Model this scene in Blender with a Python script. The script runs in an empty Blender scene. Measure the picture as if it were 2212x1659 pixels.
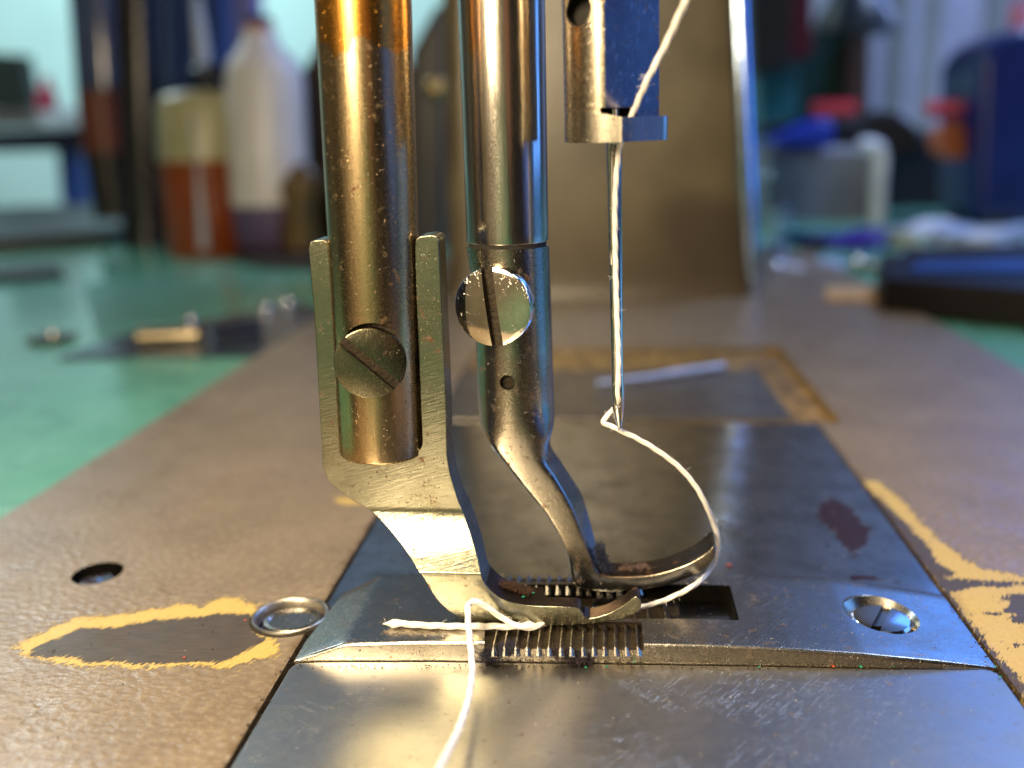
import bpy, bmesh, math, random
from mathutils import Vector, Matrix, noise
# Units: 1 Blender unit = 1 cm.  Pixel measures below are in a 2212 x 1659 copy of the photograph.
S = bpy.context.scene
S.unit_settings.scale_length = 0.01
random.seed(7)
R = math.radians
# ------------------------------------------------------------------ camera
F, CX, CY = 1950.0, 1106.0, 829.5
CAMH = 4.15
_v1 = Vector((202, 539, -F)).normalized()                 # world +Y seen by the camera
_vx = 200.0; _vy = (F*F + 202*_vx)/539.0
_v3 = -Vector((_vx, -_vy, -F)).normalized()               # world +Z
_v2 = _v1.cross(_v3).normalized()                         # world +X
_v3 = _v2.cross(_v1).normalized()
ROT = Matrix((_v2, _v1, _v3))                             # camera -> world
CAM = Vector((0, -7.2, CAMH))
cd = bpy.data.cameras.new('camera'); cam = bpy.data.objects.new('camera', cd)
S.collection.objects.link(cam)
cam.matrix_world = Matrix.Translation(CAM) @ ROT.to_4x4()
cd.sensor_width = 36; cd.lens = 36*F/2212
cd.clip_start = 0.1; cd.clip_end = 2000
cd.dof.use_dof = True; cd.dof.focus_distance = 7.35; cd.dof.aperture_fstop = 0.155
S.camera = cam
# ------------------------------------------------------------------ world: a dim workshop
W = bpy.data.worlds.new('World'); S.world = W; W.use_nodes = True
nt = W.node_tree; nt.nodes.clear()
def N(t, typ, **k):
    n = t.nodes.new(typ)
    for a, b in k.items():
        if a.startswith('i_'):
            n.inputs[a[2:].replace('_', ' ')].default_value = b
        else: setattr(n, a, b)
    return n
wo = N(nt, 'ShaderNodeOutputWorld'); bg = N(nt, 'ShaderNodeBackground'); nt.links.new(bg.outputs[0], wo.inputs[0])
tc = N(nt, 'ShaderNodeTexCoord')
acc = N(nt, 'ShaderNodeRGB'); acc.outputs[0].default_value = (0.012, 0.011, 0.011, 1); last = acc.outputs[0]
def patch(d, ang, soft, col, s):
    """a soft patch of room light in direction d (an indoor environment made of nodes)"""
    global last
    d = Vector(d).normalized()
    dt = N(nt, 'ShaderNodeVectorMath', operation='DOT_PRODUCT'); dt.inputs[1].default_value = d
    nt.links.new(tc.outputs['Generated'], dt.inputs[0])
    mr = N(nt, 'ShaderNodeMapRange', interpolation_type='SMOOTHSTEP')
    mr.inputs[1].default_value = math.cos(R(ang+soft)); mr.inputs[2].default_value = math.cos(R(max(ang-soft, 0)))
    mr.inputs[3].default_value = 0; mr.inputs[4].default_value = s
    nt.links.new(dt.outputs['Value'], mr.inputs[0])
    vm = N(nt, 'ShaderNodeVectorMath', operation='SCALE'); vm.inputs[0].default_value = col
    nt.links.new(mr.outputs[0], vm.inputs['Scale'])
    ad = N(nt, 'ShaderNodeVectorMath', operation='ADD')
    nt.links.new(last, ad.inputs[0]); nt.links.new(vm.outputs[0], ad.inputs[1]); last = ad.outputs[0]
patch((-.45, -1, .1), 26, 14, (.72, .52, .27), .32)      # warm lit room behind the photographer
patch((-.1, -1, -.35), 20, 8, (.2, .55, .25), .35)        # green table there
patch((.32, -1, .1), 5, 3, (.8, .28, .12), .5)
patch((.93, -.36, .12), 12, 5, (.14, .30, 1), .85)       # window on the photographer's right
patch((.1, -.7, .8), 14, 8, (.6, .62, .6), .35)
patch((-.9, .1, .3), 18, 12, (.5, .42, .28), .2)
patch((.1, .9, .42), 16, 10, (.18, .14, .08), .4)
patch((-.55, .8, .5), 20, 10, (.15, .24, .38), .75)
patch((.66, .8, .46), 22, 9, (.06, .15, .40), 1.0)
nt.links.new(last, bg.inputs[0]); bg.inputs[1].default_value = 1.0
# ------------------------------------------------------------------ lamps
def area(name, loc, target, size, col, power, sy=None):
    l = bpy.data.lights.new(name, 'AREA'); l.energy = power; l.color = col; l.size = size
    if sy: l.shape = 'RECTANGLE'; l.size_y = sy
    o = bpy.data.objects.new(name, l); S.collection.objects.link(o)
    o.location = loc
    o.rotation_euler = (Vector(target)-Vector(loc)).to_track_quat('-Z', 'Y').to_euler()
    return o
area('machine_lamp_light', (-6.2, -12.3, 8.7), (-1.5, 0, 1), 4.4, (1, .78, .49), 4700)
area('overhead_bulb_light', (-2.2, -3.8, 15), (-1, 0, .5), 3, (1, .82, .56), 3000)
area('window_light', (40, 9, 12), (0, 4, 2), 22, (.11, .33, 1), 4000, 20)
area('rear_window_light', (36, 56, 32), (0, 3, 0), 20, (.06, .24, 1), 3600, 16)
area('far_window_light', (-60, 70, 70), (-70, 125, 20), 30, (.66, .95, .97), 85000)
area('right_window_light', (80, 70, 50), (50, 120, 10), 30, (.45, .58, 1), 60000)
area('clutter_fill_light', (34, 34, 55), (15, 29, 0), 14, (.46, .62, 1), 6500).data.spread = R(75)  # added fill that brightens the clutter at right, not an actual window
area('table_fill_light', (-50, 46, 42), (-12, 20, 0), 18, (.72, .92, 1), 2600).data.spread = R(80)  # added fill to lift the green table, not an actual window
S.view_settings.view_transform = 'Standard'; S.view_settings.look = 'None'
S.view_settings.exposure = 0; S.view_settings.gamma = 1; S.view_settings.use_curve_mapping = False
# ------------------------------------------------------------------ projection helpers
def ray(x, y): return (ROT @ Vector((x-CX, -(y-CY), -F))).normalized()
def P(x, y, Y):
    d = ray(x, y); return CAM + d*((Y-CAM.y)/d.y)
def G(x, y, z=0.0):
    d = ray(x, y); return CAM + d*((z-CAM.z)/d.z)
def proj(p):
    c = ROT.transposed() @ (Vector(p)-CAM); return CX + F*c.x/-c.z, CY - F*c.y/-c.z
# ------------------------------------------------------------------ object helpers
def link(o): S.collection.objects.link(o); return o
def thing(name, label, cat, loc=(0, 0, 0), group=None):
    o = link(bpy.data.objects.new(name, None)); o.location = loc; o.empty_display_size = .3
    o['label'] = label; o['category'] = cat
    if group: o['group'] = group
    return o
def tag(o, label=None, cat=None, group=None, kind=None):
    for k, v in (('label', label), ('category', cat), ('group', group), ('kind', kind)):
        if v: o[k] = v
    return o
def wloc(p):
    v = Vector((0, 0, 0))
    while p: v += p.location; p = p.parent
    return v
def obj(name, bm, mat, parent=None, smooth=True, angle=35, bevel=0, seg=3, label=None):
    bmesh.ops.remove_doubles(bm, verts=bm.verts, dist=1e-5)
    bmesh.ops.recalc_face_normals(bm, faces=bm.faces)
    me = bpy.data.meshes.new(name); bm.to_mesh(me); bm.free()
    if mat: me.materials.append(mat)
    o = link(bpy.data.objects.new(name, me))
    if parent: o.parent = parent; o.location = -wloc(parent)
    if bevel:
        m = o.modifiers.new('bevel', 'BEVEL'); m.width = bevel; m.segments = seg; m.limit_method = 'ANGLE'; m.angle_limit = R(30)
        m.use_clamp_overlap = True
    for p in me.polygons: p.use_smooth = smooth
    if smooth:
        me.set_sharp_from_angle(angle=R(angle))
        if bevel: m.harden_normals = True
    if label: o['label'] = label
    return o
def bake(o):
    dg = bpy.context.evaluated_depsgraph_get()
    me = bpy.data.meshes.new_from_object(o.evaluated_get(dg))
    o.modifiers.clear(); o.data = me
def cut(o, cutters):
    for c in cutters:
        m = o.modifiers.new('cut', 'BOOLEAN'); m.operation = 'DIFFERENCE'; m.solver = 'EXACT'; m.object = c
        m.material_mode = 'TRANSFER'
    bpy.context.view_layer.update(); bake(o)
    for c in cutters: bpy.data.objects.remove(c)
    for p in o.data.polygons: p.use_smooth = True
    o.data.set_sharp_from_angle(angle=R(35))
def add_box(bm, a, b):
    v = [bm.verts.new((x, y, z)) for x in (a[0], b[0]) for y in (a[1], b[1]) for z in (a[2], b[2])]
    for f in ((0, 1, 3, 2), (4, 6, 7, 5), (0, 4, 5, 1), (2, 3, 7, 6), (0, 2, 6, 4), (1, 5, 7, 3)):
        bm.faces.new([v[i] for i in f])
def add_prism(bm, bot, top):
    n = len(bot)
    a = [bm.verts.new(p) for p in bot]; b = [bm.verts.new(p) for p in top]
    bm.faces.new(a[::-1]); bm.faces.new(b)
    for i in range(n): bm.faces.new((a[i], a[(i+1) % n], b[(i+1) % n], b[i]))
def loft(bm, rings, cap=True, close=True):
    vs = [[bm.verts.new(p) for p in r] for r in rings]
    n = len(vs[0])
    for i in range(len(vs)-1):
        for j in range(n if close else n-1):
            k = (j+1) % n
            bm.faces.new((vs[i][j], vs[i][k], vs[i+1][k], vs[i+1][j]))
    if cap: bm.faces.new(vs[0][::-1]); bm.faces.new(vs[-1])
def catmull(pts, n=8):
    pts = [Vector(p) for p in pts]; out = []
    for i in range(len(pts)-1):
        p0 = pts[max(i-1, 0)]; p1 = pts[i]; p2 = pts[i+1]; p3 = pts[min(i+2, len(pts)-1)]
        for k in range(n):
            t = k/n
            out.append(.5*((2*p1)+(p2-p0)*t+(2*p0-5*p1+4*p2-p3)*t*t+(3*p1-p0-3*p2+p3)*t**3))
    out.append(pts[-1]); return out
def frames(pts):
    n = len(pts); T = [(pts[min(i+1, n-1)]-pts[max(i-1, 0)]).normalized() for i in range(n)]
    u = T[0].orthogonal().normalized(); out = []
    for i in range(n):
        u = (u - T[i]*u.dot(T[i])).normalized(); out.append((T[i], u, T[i].cross(u)))
    return out
def sweep(bm, pts, rad, seg=12, lobes=0, pitch=.12, amp=.12):
    fr = frames(pts); rings = []; s = 0
    for i, (t, u, v) in enumerate(fr):
        if i: s += (pts[i]-pts[i-1]).length
        r = rad(i/(len(pts)-1)) if callable(rad) else rad
        ring = []
        for k in range(seg):
            a = 2*math.pi*k/seg
            rr = r*(1-amp+amp*abs(math.cos((a+2*math.pi*s/pitch/3)*1.5))*1.6) if lobes else r
            ring.append(pts[i]+(u*math.cos(a)+v*math.sin(a))*rr)
        rings.append(ring)
    loft(bm, rings)
def lathe(bm, org, axis, prof, seg=48, cap=True):
    """prof: list of (distance along the axis, radius)"""
    axis = Vector(axis).normalized(); u = axis.orthogonal().normalized(); v = axis.cross(u); org = Vector(org)
    rings = [[org+axis*h+(u*math.cos(2*math.pi*k/seg)+v*math.sin(2*math.pi*k/seg))*max(r, 1e-4) for k in range(seg)] for h, r in prof]
    loft(bm, rings, cap)
def inpoly(x, y, poly):
    c = False; n = len(poly)
    for i in range(n):
        x1, y1 = poly[i][0], poly[i][1]; x2, y2 = poly[i-1][0], poly[i-1][1]
        if (y1 > y) != (y2 > y) and x < (x2-x1)*(y-y1)/(y2-y1)+x1: c = not c
    return c
def sdf(x, y, poly):
    d = 1e9; n = len(poly)
    for i in range(n):
        ax, ay = poly[i][0], poly[i][1]; bx, by = poly[i-1][0], poly[i-1][1]
        dx, dy = bx-ax, by-ay; t = max(0, min(1, ((x-ax)*dx+(y-ay)*dy)/max(dx*dx+dy*dy, 1e-12)))
        d = min(d, math.hypot(x-ax-t*dx, y-ay-t*dy))
    return d if inpoly(x, y, poly) else -d
# ------------------------------------------------------------------ materials
class Mat:
    def __init__(s, name):
        s.m = bpy.data.materials.new(name); s.m.use_nodes = True; s.t = s.m.node_tree
        s.b = s.t.nodes['Principled BSDF']; s.o = s.t.nodes['Material Output']
        s.tc = N(s.t, 'ShaderNodeTexCoord'); s.co = s.tc.outputs['Object']
    def L(s, a, b): s.t.links.new(a, b)
    def map(s, sc=(1, 1, 1), rot=(0, 0, 0)):
        m = N(s.t, 'ShaderNodeMapping')
        if any(rot): m.vector_type = 'TEXTURE'; sc = tuple(1/x for x in sc)
        m.inputs['Scale'].default_value = sc; m.inputs['Rotation'].default_value = rot
        s.L(s.co, m.inputs[0]); return m.outputs[0]
    def noise(s, scale, detail=4, rough=.55, vec=None, dist=0):
        n = N(s.t, 'ShaderNodeTexNoise'); n.inputs['Scale'].default_value = scale; n.inputs['Detail'].default_value = detail
        n.inputs['Roughness'].default_value = rough; n.inputs['Distortion'].default_value = dist
        s.L(vec if vec else s.co, n.inputs['Vector']); return n.outputs['Fac']
    def vor(s, scale, vec=None, feature='F1'):
        n = N(s.t, 'ShaderNodeTexVoronoi', feature=feature); n.inputs['Scale'].default_value = scale
        s.L(vec if vec else s.co, n.inputs['Vector']); return n.outputs['Distance']
    def rng(s, v, a, b, c=0., d=1., smooth=False):
        n = N(s.t, 'ShaderNodeMapRange')
        if smooth: n.interpolation_type = 'SMOOTHSTEP'
        for i, x in enumerate((a, b, c, d)): n.inputs[i+1].default_value = x
        s.L(v, n.inputs[0]); return n.outputs[0]
    def mix(s, f, a, b):
        n = N(s.t, 'ShaderNodeMix', data_type='RGBA')
        for sock, v in ((n.inputs[0], f), (n.inputs[6], a), (n.inputs[7], b)):
            if isinstance(v, tuple): sock.default_value = (*v, 1)[:4]
            elif isinstance(v, (float, int)): sock.default_value = v
            else: s.L(v, sock)
        return n.outputs[2]
    def math(s, op, a, b=0.):
        n = N(s.t, 'ShaderNodeMath', operation=op)
        for i, v in enumerate((a, b)):
            if isinstance(v, (int, float)): n.inputs[i].default_value = v
            else: s.L(v, n.inputs[i])
        return n.outputs[0]
    def attr(s, name):
        n = N(s.t, 'ShaderNodeAttribute', attribute_name=name); return n.outputs['Fac']
    def set(s, **k):
        for a, v in k.items():
            sock = s.b.inputs[a.replace('_', ' ')]
            if isinstance(v, tuple): sock.default_value = (*v, 1)[:len(sock.default_value)]
            elif isinstance(v, (int, float)): sock.default_value = v
            else: s.L(v, sock)
        return s
    def bump(s, h, strength=.3, dist=.01):
        n = N(s.t, 'ShaderNodeBump'); n.inputs['Strength'].default_value = strength; n.inputs['Distance'].default_value = dist
        s.L(h, n.inputs['Height'])
        if s.b.inputs['Normal'].links: s.L(s.b.inputs['Normal'].links[0].from_socket, n.inputs['Normal'])
        s.L(n.outputs[0], s.b.inputs['Normal'])
def metal(name, base, dark, r0, r1, brush=(1, 1, 1), brot=(0, 0, 0), bscale=25, pat=1.5, patlo=.42, pathi=.68,
          spots=.0, bump=.12, fine=90, spotcol=(.12, .05, .02), scr=.0, pmap=(1, 1, 1)):
    m = Mat(name)
    big = m.noise(pat, 5, .6, m.map(pmap)); br = m.noise(bscale, 3, .5, m.map(brush, brot))
    f = m.rng(big, patlo, pathi)
    col = m.mix(f, base, dark)
    col = m.mix(m.rng(br, .3, .75, 0, .35), col, tuple(c*.55 for c in base))
    h = br
    fn = m.noise(fine, 3, .6)
    if spots:
        sp = m.math('MULTIPLY', m.rng(m.noise(9, 6, .7), .62-.1*spots, .70-.08*spots), 1.0)
        col = m.mix(sp, col, spotcol)
        sp2 = m.rng(m.noise(38, 2, .5), .70-.04*spots, .74-.04*spots)
        col = m.mix(m.math('MULTIPLY', sp2, .8), col, (.03, .018, .01))
        m.set(Metallic=m.rng(m.math('MAXIMUM', sp, sp2), 0, 1, 1, .45))
        m.bump(sp2, .5, -.006)
    else: m.set(Metallic=1.0)
    rr = m.math('ADD', m.rng(big, .3, .7, r0, r1), m.rng(fn, .3, .7, -.04, .06))
    if scr:
        v1 = m.vor(3.2, m.map((1, 14, 1), (0, 0, .5)), 'DISTANCE_TO_EDGE') if False else m.noise(6, 2, .4, m.map((.3, 34, 3), (0, .3, .9)))
        v2 = m.noise(6, 2, .4, m.map((.35, 30, 3), (0, -.4, -.5)))
        sc = m.math('MULTIPLY', m.math('MAXIMUM', m.rng(v1, .665, .69), m.rng(v2, .675, .70)), m.rng(m.noise(1.1, 3, .5), .42, .62))
        col = m.mix(m.math('MULTIPLY', sc, .5*scr), col, (.9, .85, .75))
        m.bump(sc, .35*scr, .004)
    m.set(Base_Color=col, Roughness=rr)
    m.bump(h, bump, .006); m.bump(fn, bump*.8, .003)
    return m.m
def plain(name, col, rough=.5, metallic=0., var=.25, scale=1.2, spec=.5, bump=0., **k):
    m = Mat(name); n = m.noise(scale, 4, .6)
    m.set(Base_Color=m.mix(m.rng(n, .3, .7), tuple(c*(1-var) for c in col), tuple(min(1, c*(1+var)) for c in col)),
          Roughness=rough, Metallic=metallic, Specular_IOR_Level=spec, **k)
    if bump: m.bump(n, bump, .02)
    return m.m
M = {}
M['steel_bar'] = metal('oiled_steel', (.58, .44, .25), (.34, .235, .12), .19, .29, brush=(6, 6, .5), bscale=9, pat=2.2, pmap=(1.4, 1.4, .3), spots=.12, bump=.14)
M['steel_bar2'] = metal('worn_chrome', (.60, .56, .50), (.38, .30, .2), .13, .27, brush=(8, 8, .35), bscale=9, pat=2.0, pmap=(1.4, 1.4, .25), spots=.0, bump=.09)
M['foot'] = metal('ground_steel', (.32, .32, .245), (.22, .21, .145), .15, .25, brush=(1, 3, 9), brot=(0, -.25, 0), bscale=7, pat=2.2, spots=.28, bump=.2, scr=1.)
M['foot2'] = metal('cast_steel', (.38, .355, .30), (.22, .19, .14), .17, .29, brush=(2, 2, 2), bscale=22, pat=2.0, spots=.35, bump=.26)
M['screw_dark'] = metal('blued_screw', (.17, .16, .105), (.12, .105, .065), .2, .28, bscale=30, spots=.15, bump=.1, scr=.5)
M['screw_bright'] = metal('polished_nickel', (.80, .76, .68), (.7, .64, .5), .045, .09, bscale=10, spots=.02, bump=.02, scr=.7)
M['clamp'] = metal('clamp_steel', (.40, .35, .27), (.28, .23, .15), .22, .3, brush=(7, 7, .5), bscale=10, spots=.15, bump=.16, scr=.6)
M['clamp_bright'] = metal('guide_steel', (.48, .45, .38), (.38, .33, .25), .2, .28, brush=(9, 9, .8), bscale=9, spots=.05, bump=.14)
M['needle'] = metal('needle_steel', (.78, .77, .74), (.7, .66, .6), .07, .14, bscale=20, bump=.03)
M['plate'] = metal('needle_plate_steel', (.50, .47, .41), (.38, .33, .26), .2, .3, brush=(.4, 8, 8), bscale=9, pat=1.3, spots=.12, bump=.08, scr=.5)
M['slide'] = metal('brushed_slide_steel', (.52, .51, .49), (.42, .38, .31), .27, .4, brush=(.35, 7, 7), bscale=10, pat=.8, spots=.06, bump=.10, scr=1.)
M['rear'] = metal('polished_rear_steel', (.62, .62, .60), (.36, .35, .31), .10, .22, brush=(.3, 6, 6), bscale=6, pat=2.4, spots=.2, bump=.05)
M['chrome'] = metal('bright_chrome', (.8, .8, .8), (.7, .7, .7), .08, .15, bscale=10, bump=.02)
M['ridge'] = metal('feed_steel', (.58, .53, .44), (.4, .33, .22), .2, .3, bscale=20, spots=.2, bump=.1)
def mat_thread():
    m = Mat('white_cotton_thread'); m.set(Base_Color=(.80, .76, .70), Roughness=.75, Subsurface_Weight=.15, Subsurface_Radius=(.02, .02, .02), Sheen_Weight=.3)
    m.bump(m.noise(160, 3), .3, .004); return m.m
M['thread'] = mat_thread()
M['dark'] = plain('dark_grime', (.012, .009, .006), .8, scale=12, var=.5)
M['grime'] = plain('oily_dirt', (.022, .015, .007), .6, spec=.25, scale=30, var=.7, bump=.8)
M['slot'] = plain('shade_dark_recess', (.003, .0025, .002), .8, spec=.05, scale=10, var=.6, bump=.5)  # near-black: the shade inside slots and holes is put into the colour
def mat_bed():
    m = Mat('hammered_brown_enamel')
    st = m.noise(16, 2, .45, m.map((.75, 1, 1))); fine = m.noise(70, 4, .6); big = m.noise(.9, 5, .6)
    col = m.mix(m.rng(big, .3, .7), (.145, .108, .067), (.205, .155, .098))
    col = m.mix(m.rng(st, .45, .7, 0, .35), col, (.31, .25, .16))
    col = m.mix(m.rng(m.noise(5, 6, .7), .60, .72, 0, .6), col, (.09, .06, .035))
    # fine hair scratches
    s1 = m.noise(5, 2, .4, m.map((.3, 6, 1), (0, 0, 1.2))); s2 = m.noise(6, 2, .4, m.map((.28, 7, 1), (0, 0, .85)))
    sc = m.math('MAXIMUM', m.rng(s1, .70, .725), m.rng(s2, .705, .73))
    near = m.rng(m.attr('scratchy'), 0, 1)
    sc = m.math('MULTIPLY', sc, near)
    col = m.mix(m.math('MULTIPLY', sc, .75), col, (.07, .045, .02))
    # worn through: yellow primer, then bare iron
    hair = m.noise(11, 4, .65, m.map((.45, 2.6, 1), (0, 0, 1.15))); edge = m.noise(26, 4, .7)
    jit = m.math('ADD', m.math('ADD', m.rng(hair, .2, .8, -.085, .085), m.rng(edge, .2, .8, -.022, .022)), m.rng(m.noise(3.1, 3, .5), .25, .75, -.045, .045))
    spike = m.rng(m.noise(15, 3, .6, m.map((.22, 3.4, 1), (0, 0, 1.1))), .56, .72, 0, .13); spike2 = m.rng(m.noise(17, 3, .6, m.map((.25, 3, 1), (0, 0, .95))), .60, .74, 0, .14)
    y = m.rng(m.math('ADD', m.math('ADD', m.attr('yel'), jit), m.math('SUBTRACT', spike, m.math('MULTIPLY', spike2, .5))), .012, .02)
    d = m.rng(m.math('ADD', m.math('ADD', m.attr('drk'), m.math('MULTIPLY', jit, .6)), m.math('SUBTRACT', spike2, m.math('MULTIPLY', spike, .5))), .012, .02)
    g = m.rng(m.math('ADD', m.attr('grm'), m.math('ADD', m.rng(edge, .2, .8, -.08, .08), m.rng(m.noise(4.5, 4, .6), .25, .75, -.12, .12))), -.06, .10)
    col = m.mix(y, col, m.mix(m.rng(edge, .3, .7), (.42, .29, .065), (.52, .37, .11)))
    iron = m.mix(m.rng(m.noise(8, 4, .6, m.map((.6, 9, 1), (0, 0, .12))), .3, .7), (.055, .042, .030), (.105, .082, .062))
    col = m.mix(d, col, iron)
    col = m.mix(m.math('MULTIPLY', g, .8), col, (.09, .052, .016))
    col = m.mix(m.rng(m.attr('red'), -.01, .01, 0, .8), col, (.12, .04, .025))
    m.set(Base_Color=col, Roughness=m.math('ADD', m.math('ADD', m.rng(m.math('MAXIMUM', y, d), 0, 1, .0, .16), m.rng(m.noise(1.6, 5, .65), .35, .65, .24, .42)), m.rng(fine, .3, .7, -.04, .06)), Metallic=m.rng(d, 0, 1, 0, .35), Specular_IOR_Level=.6)
    smooth_d = m.math('SUBTRACT', 1., m.math('MAXIMUM', y, d))
    m.bump(m.math('MULTIPLY', m.math('MULTIPLY', st, smooth_d), m.rng(m.noise(.8, 2, .5), .3, .7, .45, 1)), .62, .022)
    m.bump(m.math('SUBTRACT', m.math('MULTIPLY', fine, .3), m.math('ADD', y, d)), .35, .006)
    m.bump(sc, .3, -.004)
    return m.m
M['bed'] = mat_bed()
def mat_column():
    m = Mat('column_enamel'); b = m.noise(.45, 4, .6)
    c = m.mix(m.rng(b, .35, .68), (.125, .10, .055), (.06, .045, .022))
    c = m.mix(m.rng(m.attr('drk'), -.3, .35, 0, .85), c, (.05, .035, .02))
    m.set(Base_Color=c, Roughness=.32, Specular_IOR_Level=.6); m.bump(m.noise(6, 3), .3, .03); return m.m
M['column'] = mat_column()
def mat_table():
    m = Mat('green_table_paint')
    c = m.mix(m.rng(m.noise(.5, 4), .3, .7), (.10, .33, .215), (.155, .44, .30))
    c = m.mix(m.rng(m.noise(1.3, 6, .7), .52, .68, 0, .55), c, (.05, .17, .12))
    c = m.mix(m.rng(m.noise(2.2, 3, .5, m.map((.25, 4, 1), (0, 0, .6))), .66, .70, 0, .5), c, (.35, .55, .46))
    m.set(Base_Color=c, Roughness=.24, Specular_IOR_Level=.6, Coat_Weight=.4, Coat_Roughness=.12); m.bump(m.noise(2.5, 3), .12, .02); return m.m
M['table'] = mat_table()

# ------------------------------------------------------------------ setting
xL = G(812, 1125).x; xR = G(1960, 1180).x; xBL = G(300, 930).x; xBR = G(2212, 803).x
bm = bmesh.new(); _o = [(-90, -3), (xBL+.1, -3), (xBL+.1, 22), (xBR-.1, 22), (xBR-.1, -3), (90, -3), (90, 62), (-90, 62)]
add_prism(bm, [(x, y, -2) for x, y in _o], [(x, y, -.12) for x, y in _o])
tb = tag(obj('work_table', bm, M['table'], None, False), 'green painted work table under the sewing machine and the clutter behind it', 'table')
bm = bmesh.new(); add_box(bm, (-220, 128, -70), (-22, 130, 34))
tag(obj('wall', bm, plain('pale_cyan_wall_paint', (.62, .80, .78), .8, scale=.03, var=.12), None, False), kind='structure')
bm = bmesh.new()
for i in range(60):
    x0 = -22+i*4.0
    add_prism(bm, [(x0, 128, -70), (x0+4, 128, -70), (x0+4, 127-1.2*math.sin(i*1.7), -70), (x0+2, 125.5+math.sin(i*2.3), -70), (x0, 127-1.2*math.sin((i-1)*1.7), -70)],
              [(x0, 128, 34), (x0+4, 128, 34), (x0+4, 127-1.2*math.sin(i*1.7), 34), (x0+2, 125.5+math.sin(i*2.3), 34), (x0, 127-1.2*math.sin((i-1)*1.7), 34)])
tag(obj('curtain', bm, plain('grey_curtain', (.34, .37, .45), .9, scale=.06, var=.25)), 'grey lavender curtain hanging in folds across the back right', 'curtain')
bm = bmesh.new(); add_box(bm, (-220, -60, -72), (220, 130, -70))
tag(obj('floor', bm, plain('dark_floor', (.06, .10, .12), .6, scale=.05), None, False), kind='structure')

# ------------------------------------------------------------------ sewing machine: bed + column
mach = thing('sewing_machine', 'old brown enamelled sewing machine with worn flat bed and upright column', 'sewing machine', (0, 4, 0))
def z7(l): return [G(x*.3867, 1017.5+y*.3867) for x, y in l]
def z8(l): return [G(1504+x*.3865, 1017.5+y*.3865) for x, y in l]
DRKL = z7([(140,1040),(200,970),(370,910),(450,870),(640,870),(830,830),(960,820),(1130,815),(1200,790),(1400,790),(1450,850),(1450,910),(1510,930),(1440,980),(1320,1040),(1210,1080),(1090,1075),(900,1070),(730,1090),(640,1075),(460,1075),(430,1050),(250,1045)])
YELL = z7([(60,990),(180,920),(300,860),(450,810),(600,800),(840,775),(1000,730),(1130,760),(1160,720),(1280,700),(1440,740),(1480,800),(1510,925),(1570,985),(1560,1040),(1450,1060),(1250,1095),(1090,1100),(900,1090),(730,1110),(590,1100),(460,1090),(250,1060),(120,1045)])
DRKR = z8([(780,-60),(880,0),(960,90),(1130,240),(1240,350),(1330,450),(1360,510),(1460,575),(1400,595),(1560,605),(1831,612),(2000,620),(2000,650),(1831,650),(1750,660),(1600,655),(1430,680),(1420,700),(1550,830),(1640,960),(1720,1060),(1831,1150),(1831,1300),(1680,1110),(1370,680)])
YELR = z8([(800,-60),(930,0),(1100,110),(1250,260),(1330,350),(1500,490),(1600,545),(1831,590),(2050,600),(2050,1400),(1831,1300),(1680,1110),(1370,680),(850,0)])
DRK2 = z8([(1700,700),(1760,680),(1900,690),(1900,860),(1800,860),(1740,840),(1770,800),(1700,790),(1740,740)])
DRK3 = z8([(1520,785),(1680,790),(1760,800),(1680,812),(1560,800)]); DRK4 = z8([(1740,965),(1860,960),(1860,985),(1750,980)])
YEL2 = [G(700, 1078), G(735, 1073), G(790, 1080), G(800, 1092), G(740, 1088)]
GRM = [Vector((xL-.06, -6, 0)), Vector((xL+.2, -6, 0)), Vector((xL+.2, 3, 0)), Vector((xL-.05, 3, 0)), G(700, 1290), G(590, 1400)]
HOLES = [(G(211, 1238), .105), ]
def grid_sheet(name, x0, x1, y0, y1, dx, mat, parent, attrs, z=0.0, thick=1.2, dyf=None):
    """a flat top sheet with painted-on distance attributes, folded down at its rim to a real depth"""
    bm = bmesh.new(); lay = {k: bm.verts.layers.float.new(k) for k in attrs}
    nx = max(2, int((x1-x0)/dx)); ys = [y0]
    while ys[-1] < y1: ys.append(min(y1, ys[-1]+dx*(1 if ys[-1] < 3.5 else 3)))
    vs = []
    for j, yy in enumerate(ys):
        row = []
        for i in range(nx+1):
            xx = x0+(x1-x0)*i/nx; v = bm.verts.new((xx, yy, z)); row.append(v)
            for k, f in attrs.items(): v[lay[k]] = f(xx, yy)
        vs.append(row)
    for j in range(len(ys)-1):
        for i in range(nx): bm.faces.new((vs[j][i], vs[j][i+1], vs[j+1][i+1], vs[j+1][i]))
    rim = vs[0][:] + [r[-1] for r in vs[1:]] + vs[-1][-2::-1] + [r[0] for r in vs[-2:0:-1]]
    prev = rim
    for (ins, dz) in ((.0, .012), (0, thick)):
        low = []
        for v in rim:
            c = v.co.copy(); c.z = z-dz; nv = bm.verts.new(c); low.append(nv)
            for k in lay: nv[lay[k]] = v[lay[k]]
        for a in range(len(rim)): bm.faces.new((prev[a], prev[(a+1) % len(rim)], low[(a+1) % len(rim)], low[a]))
        prev = low
    bm.faces.new(prev)
    bmesh.ops.recalc_face_normals(bm, faces=bm.faces)
    return obj(name, bm, mat, parent, True, 40)
fl = min
yb = G(1300, 912).y; y750 = G(1300, 752).y; xP0 = G(985, 905).x-2.4; xP1 = G(1812, 905).x
ycol = G(1300, 640).y
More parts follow.
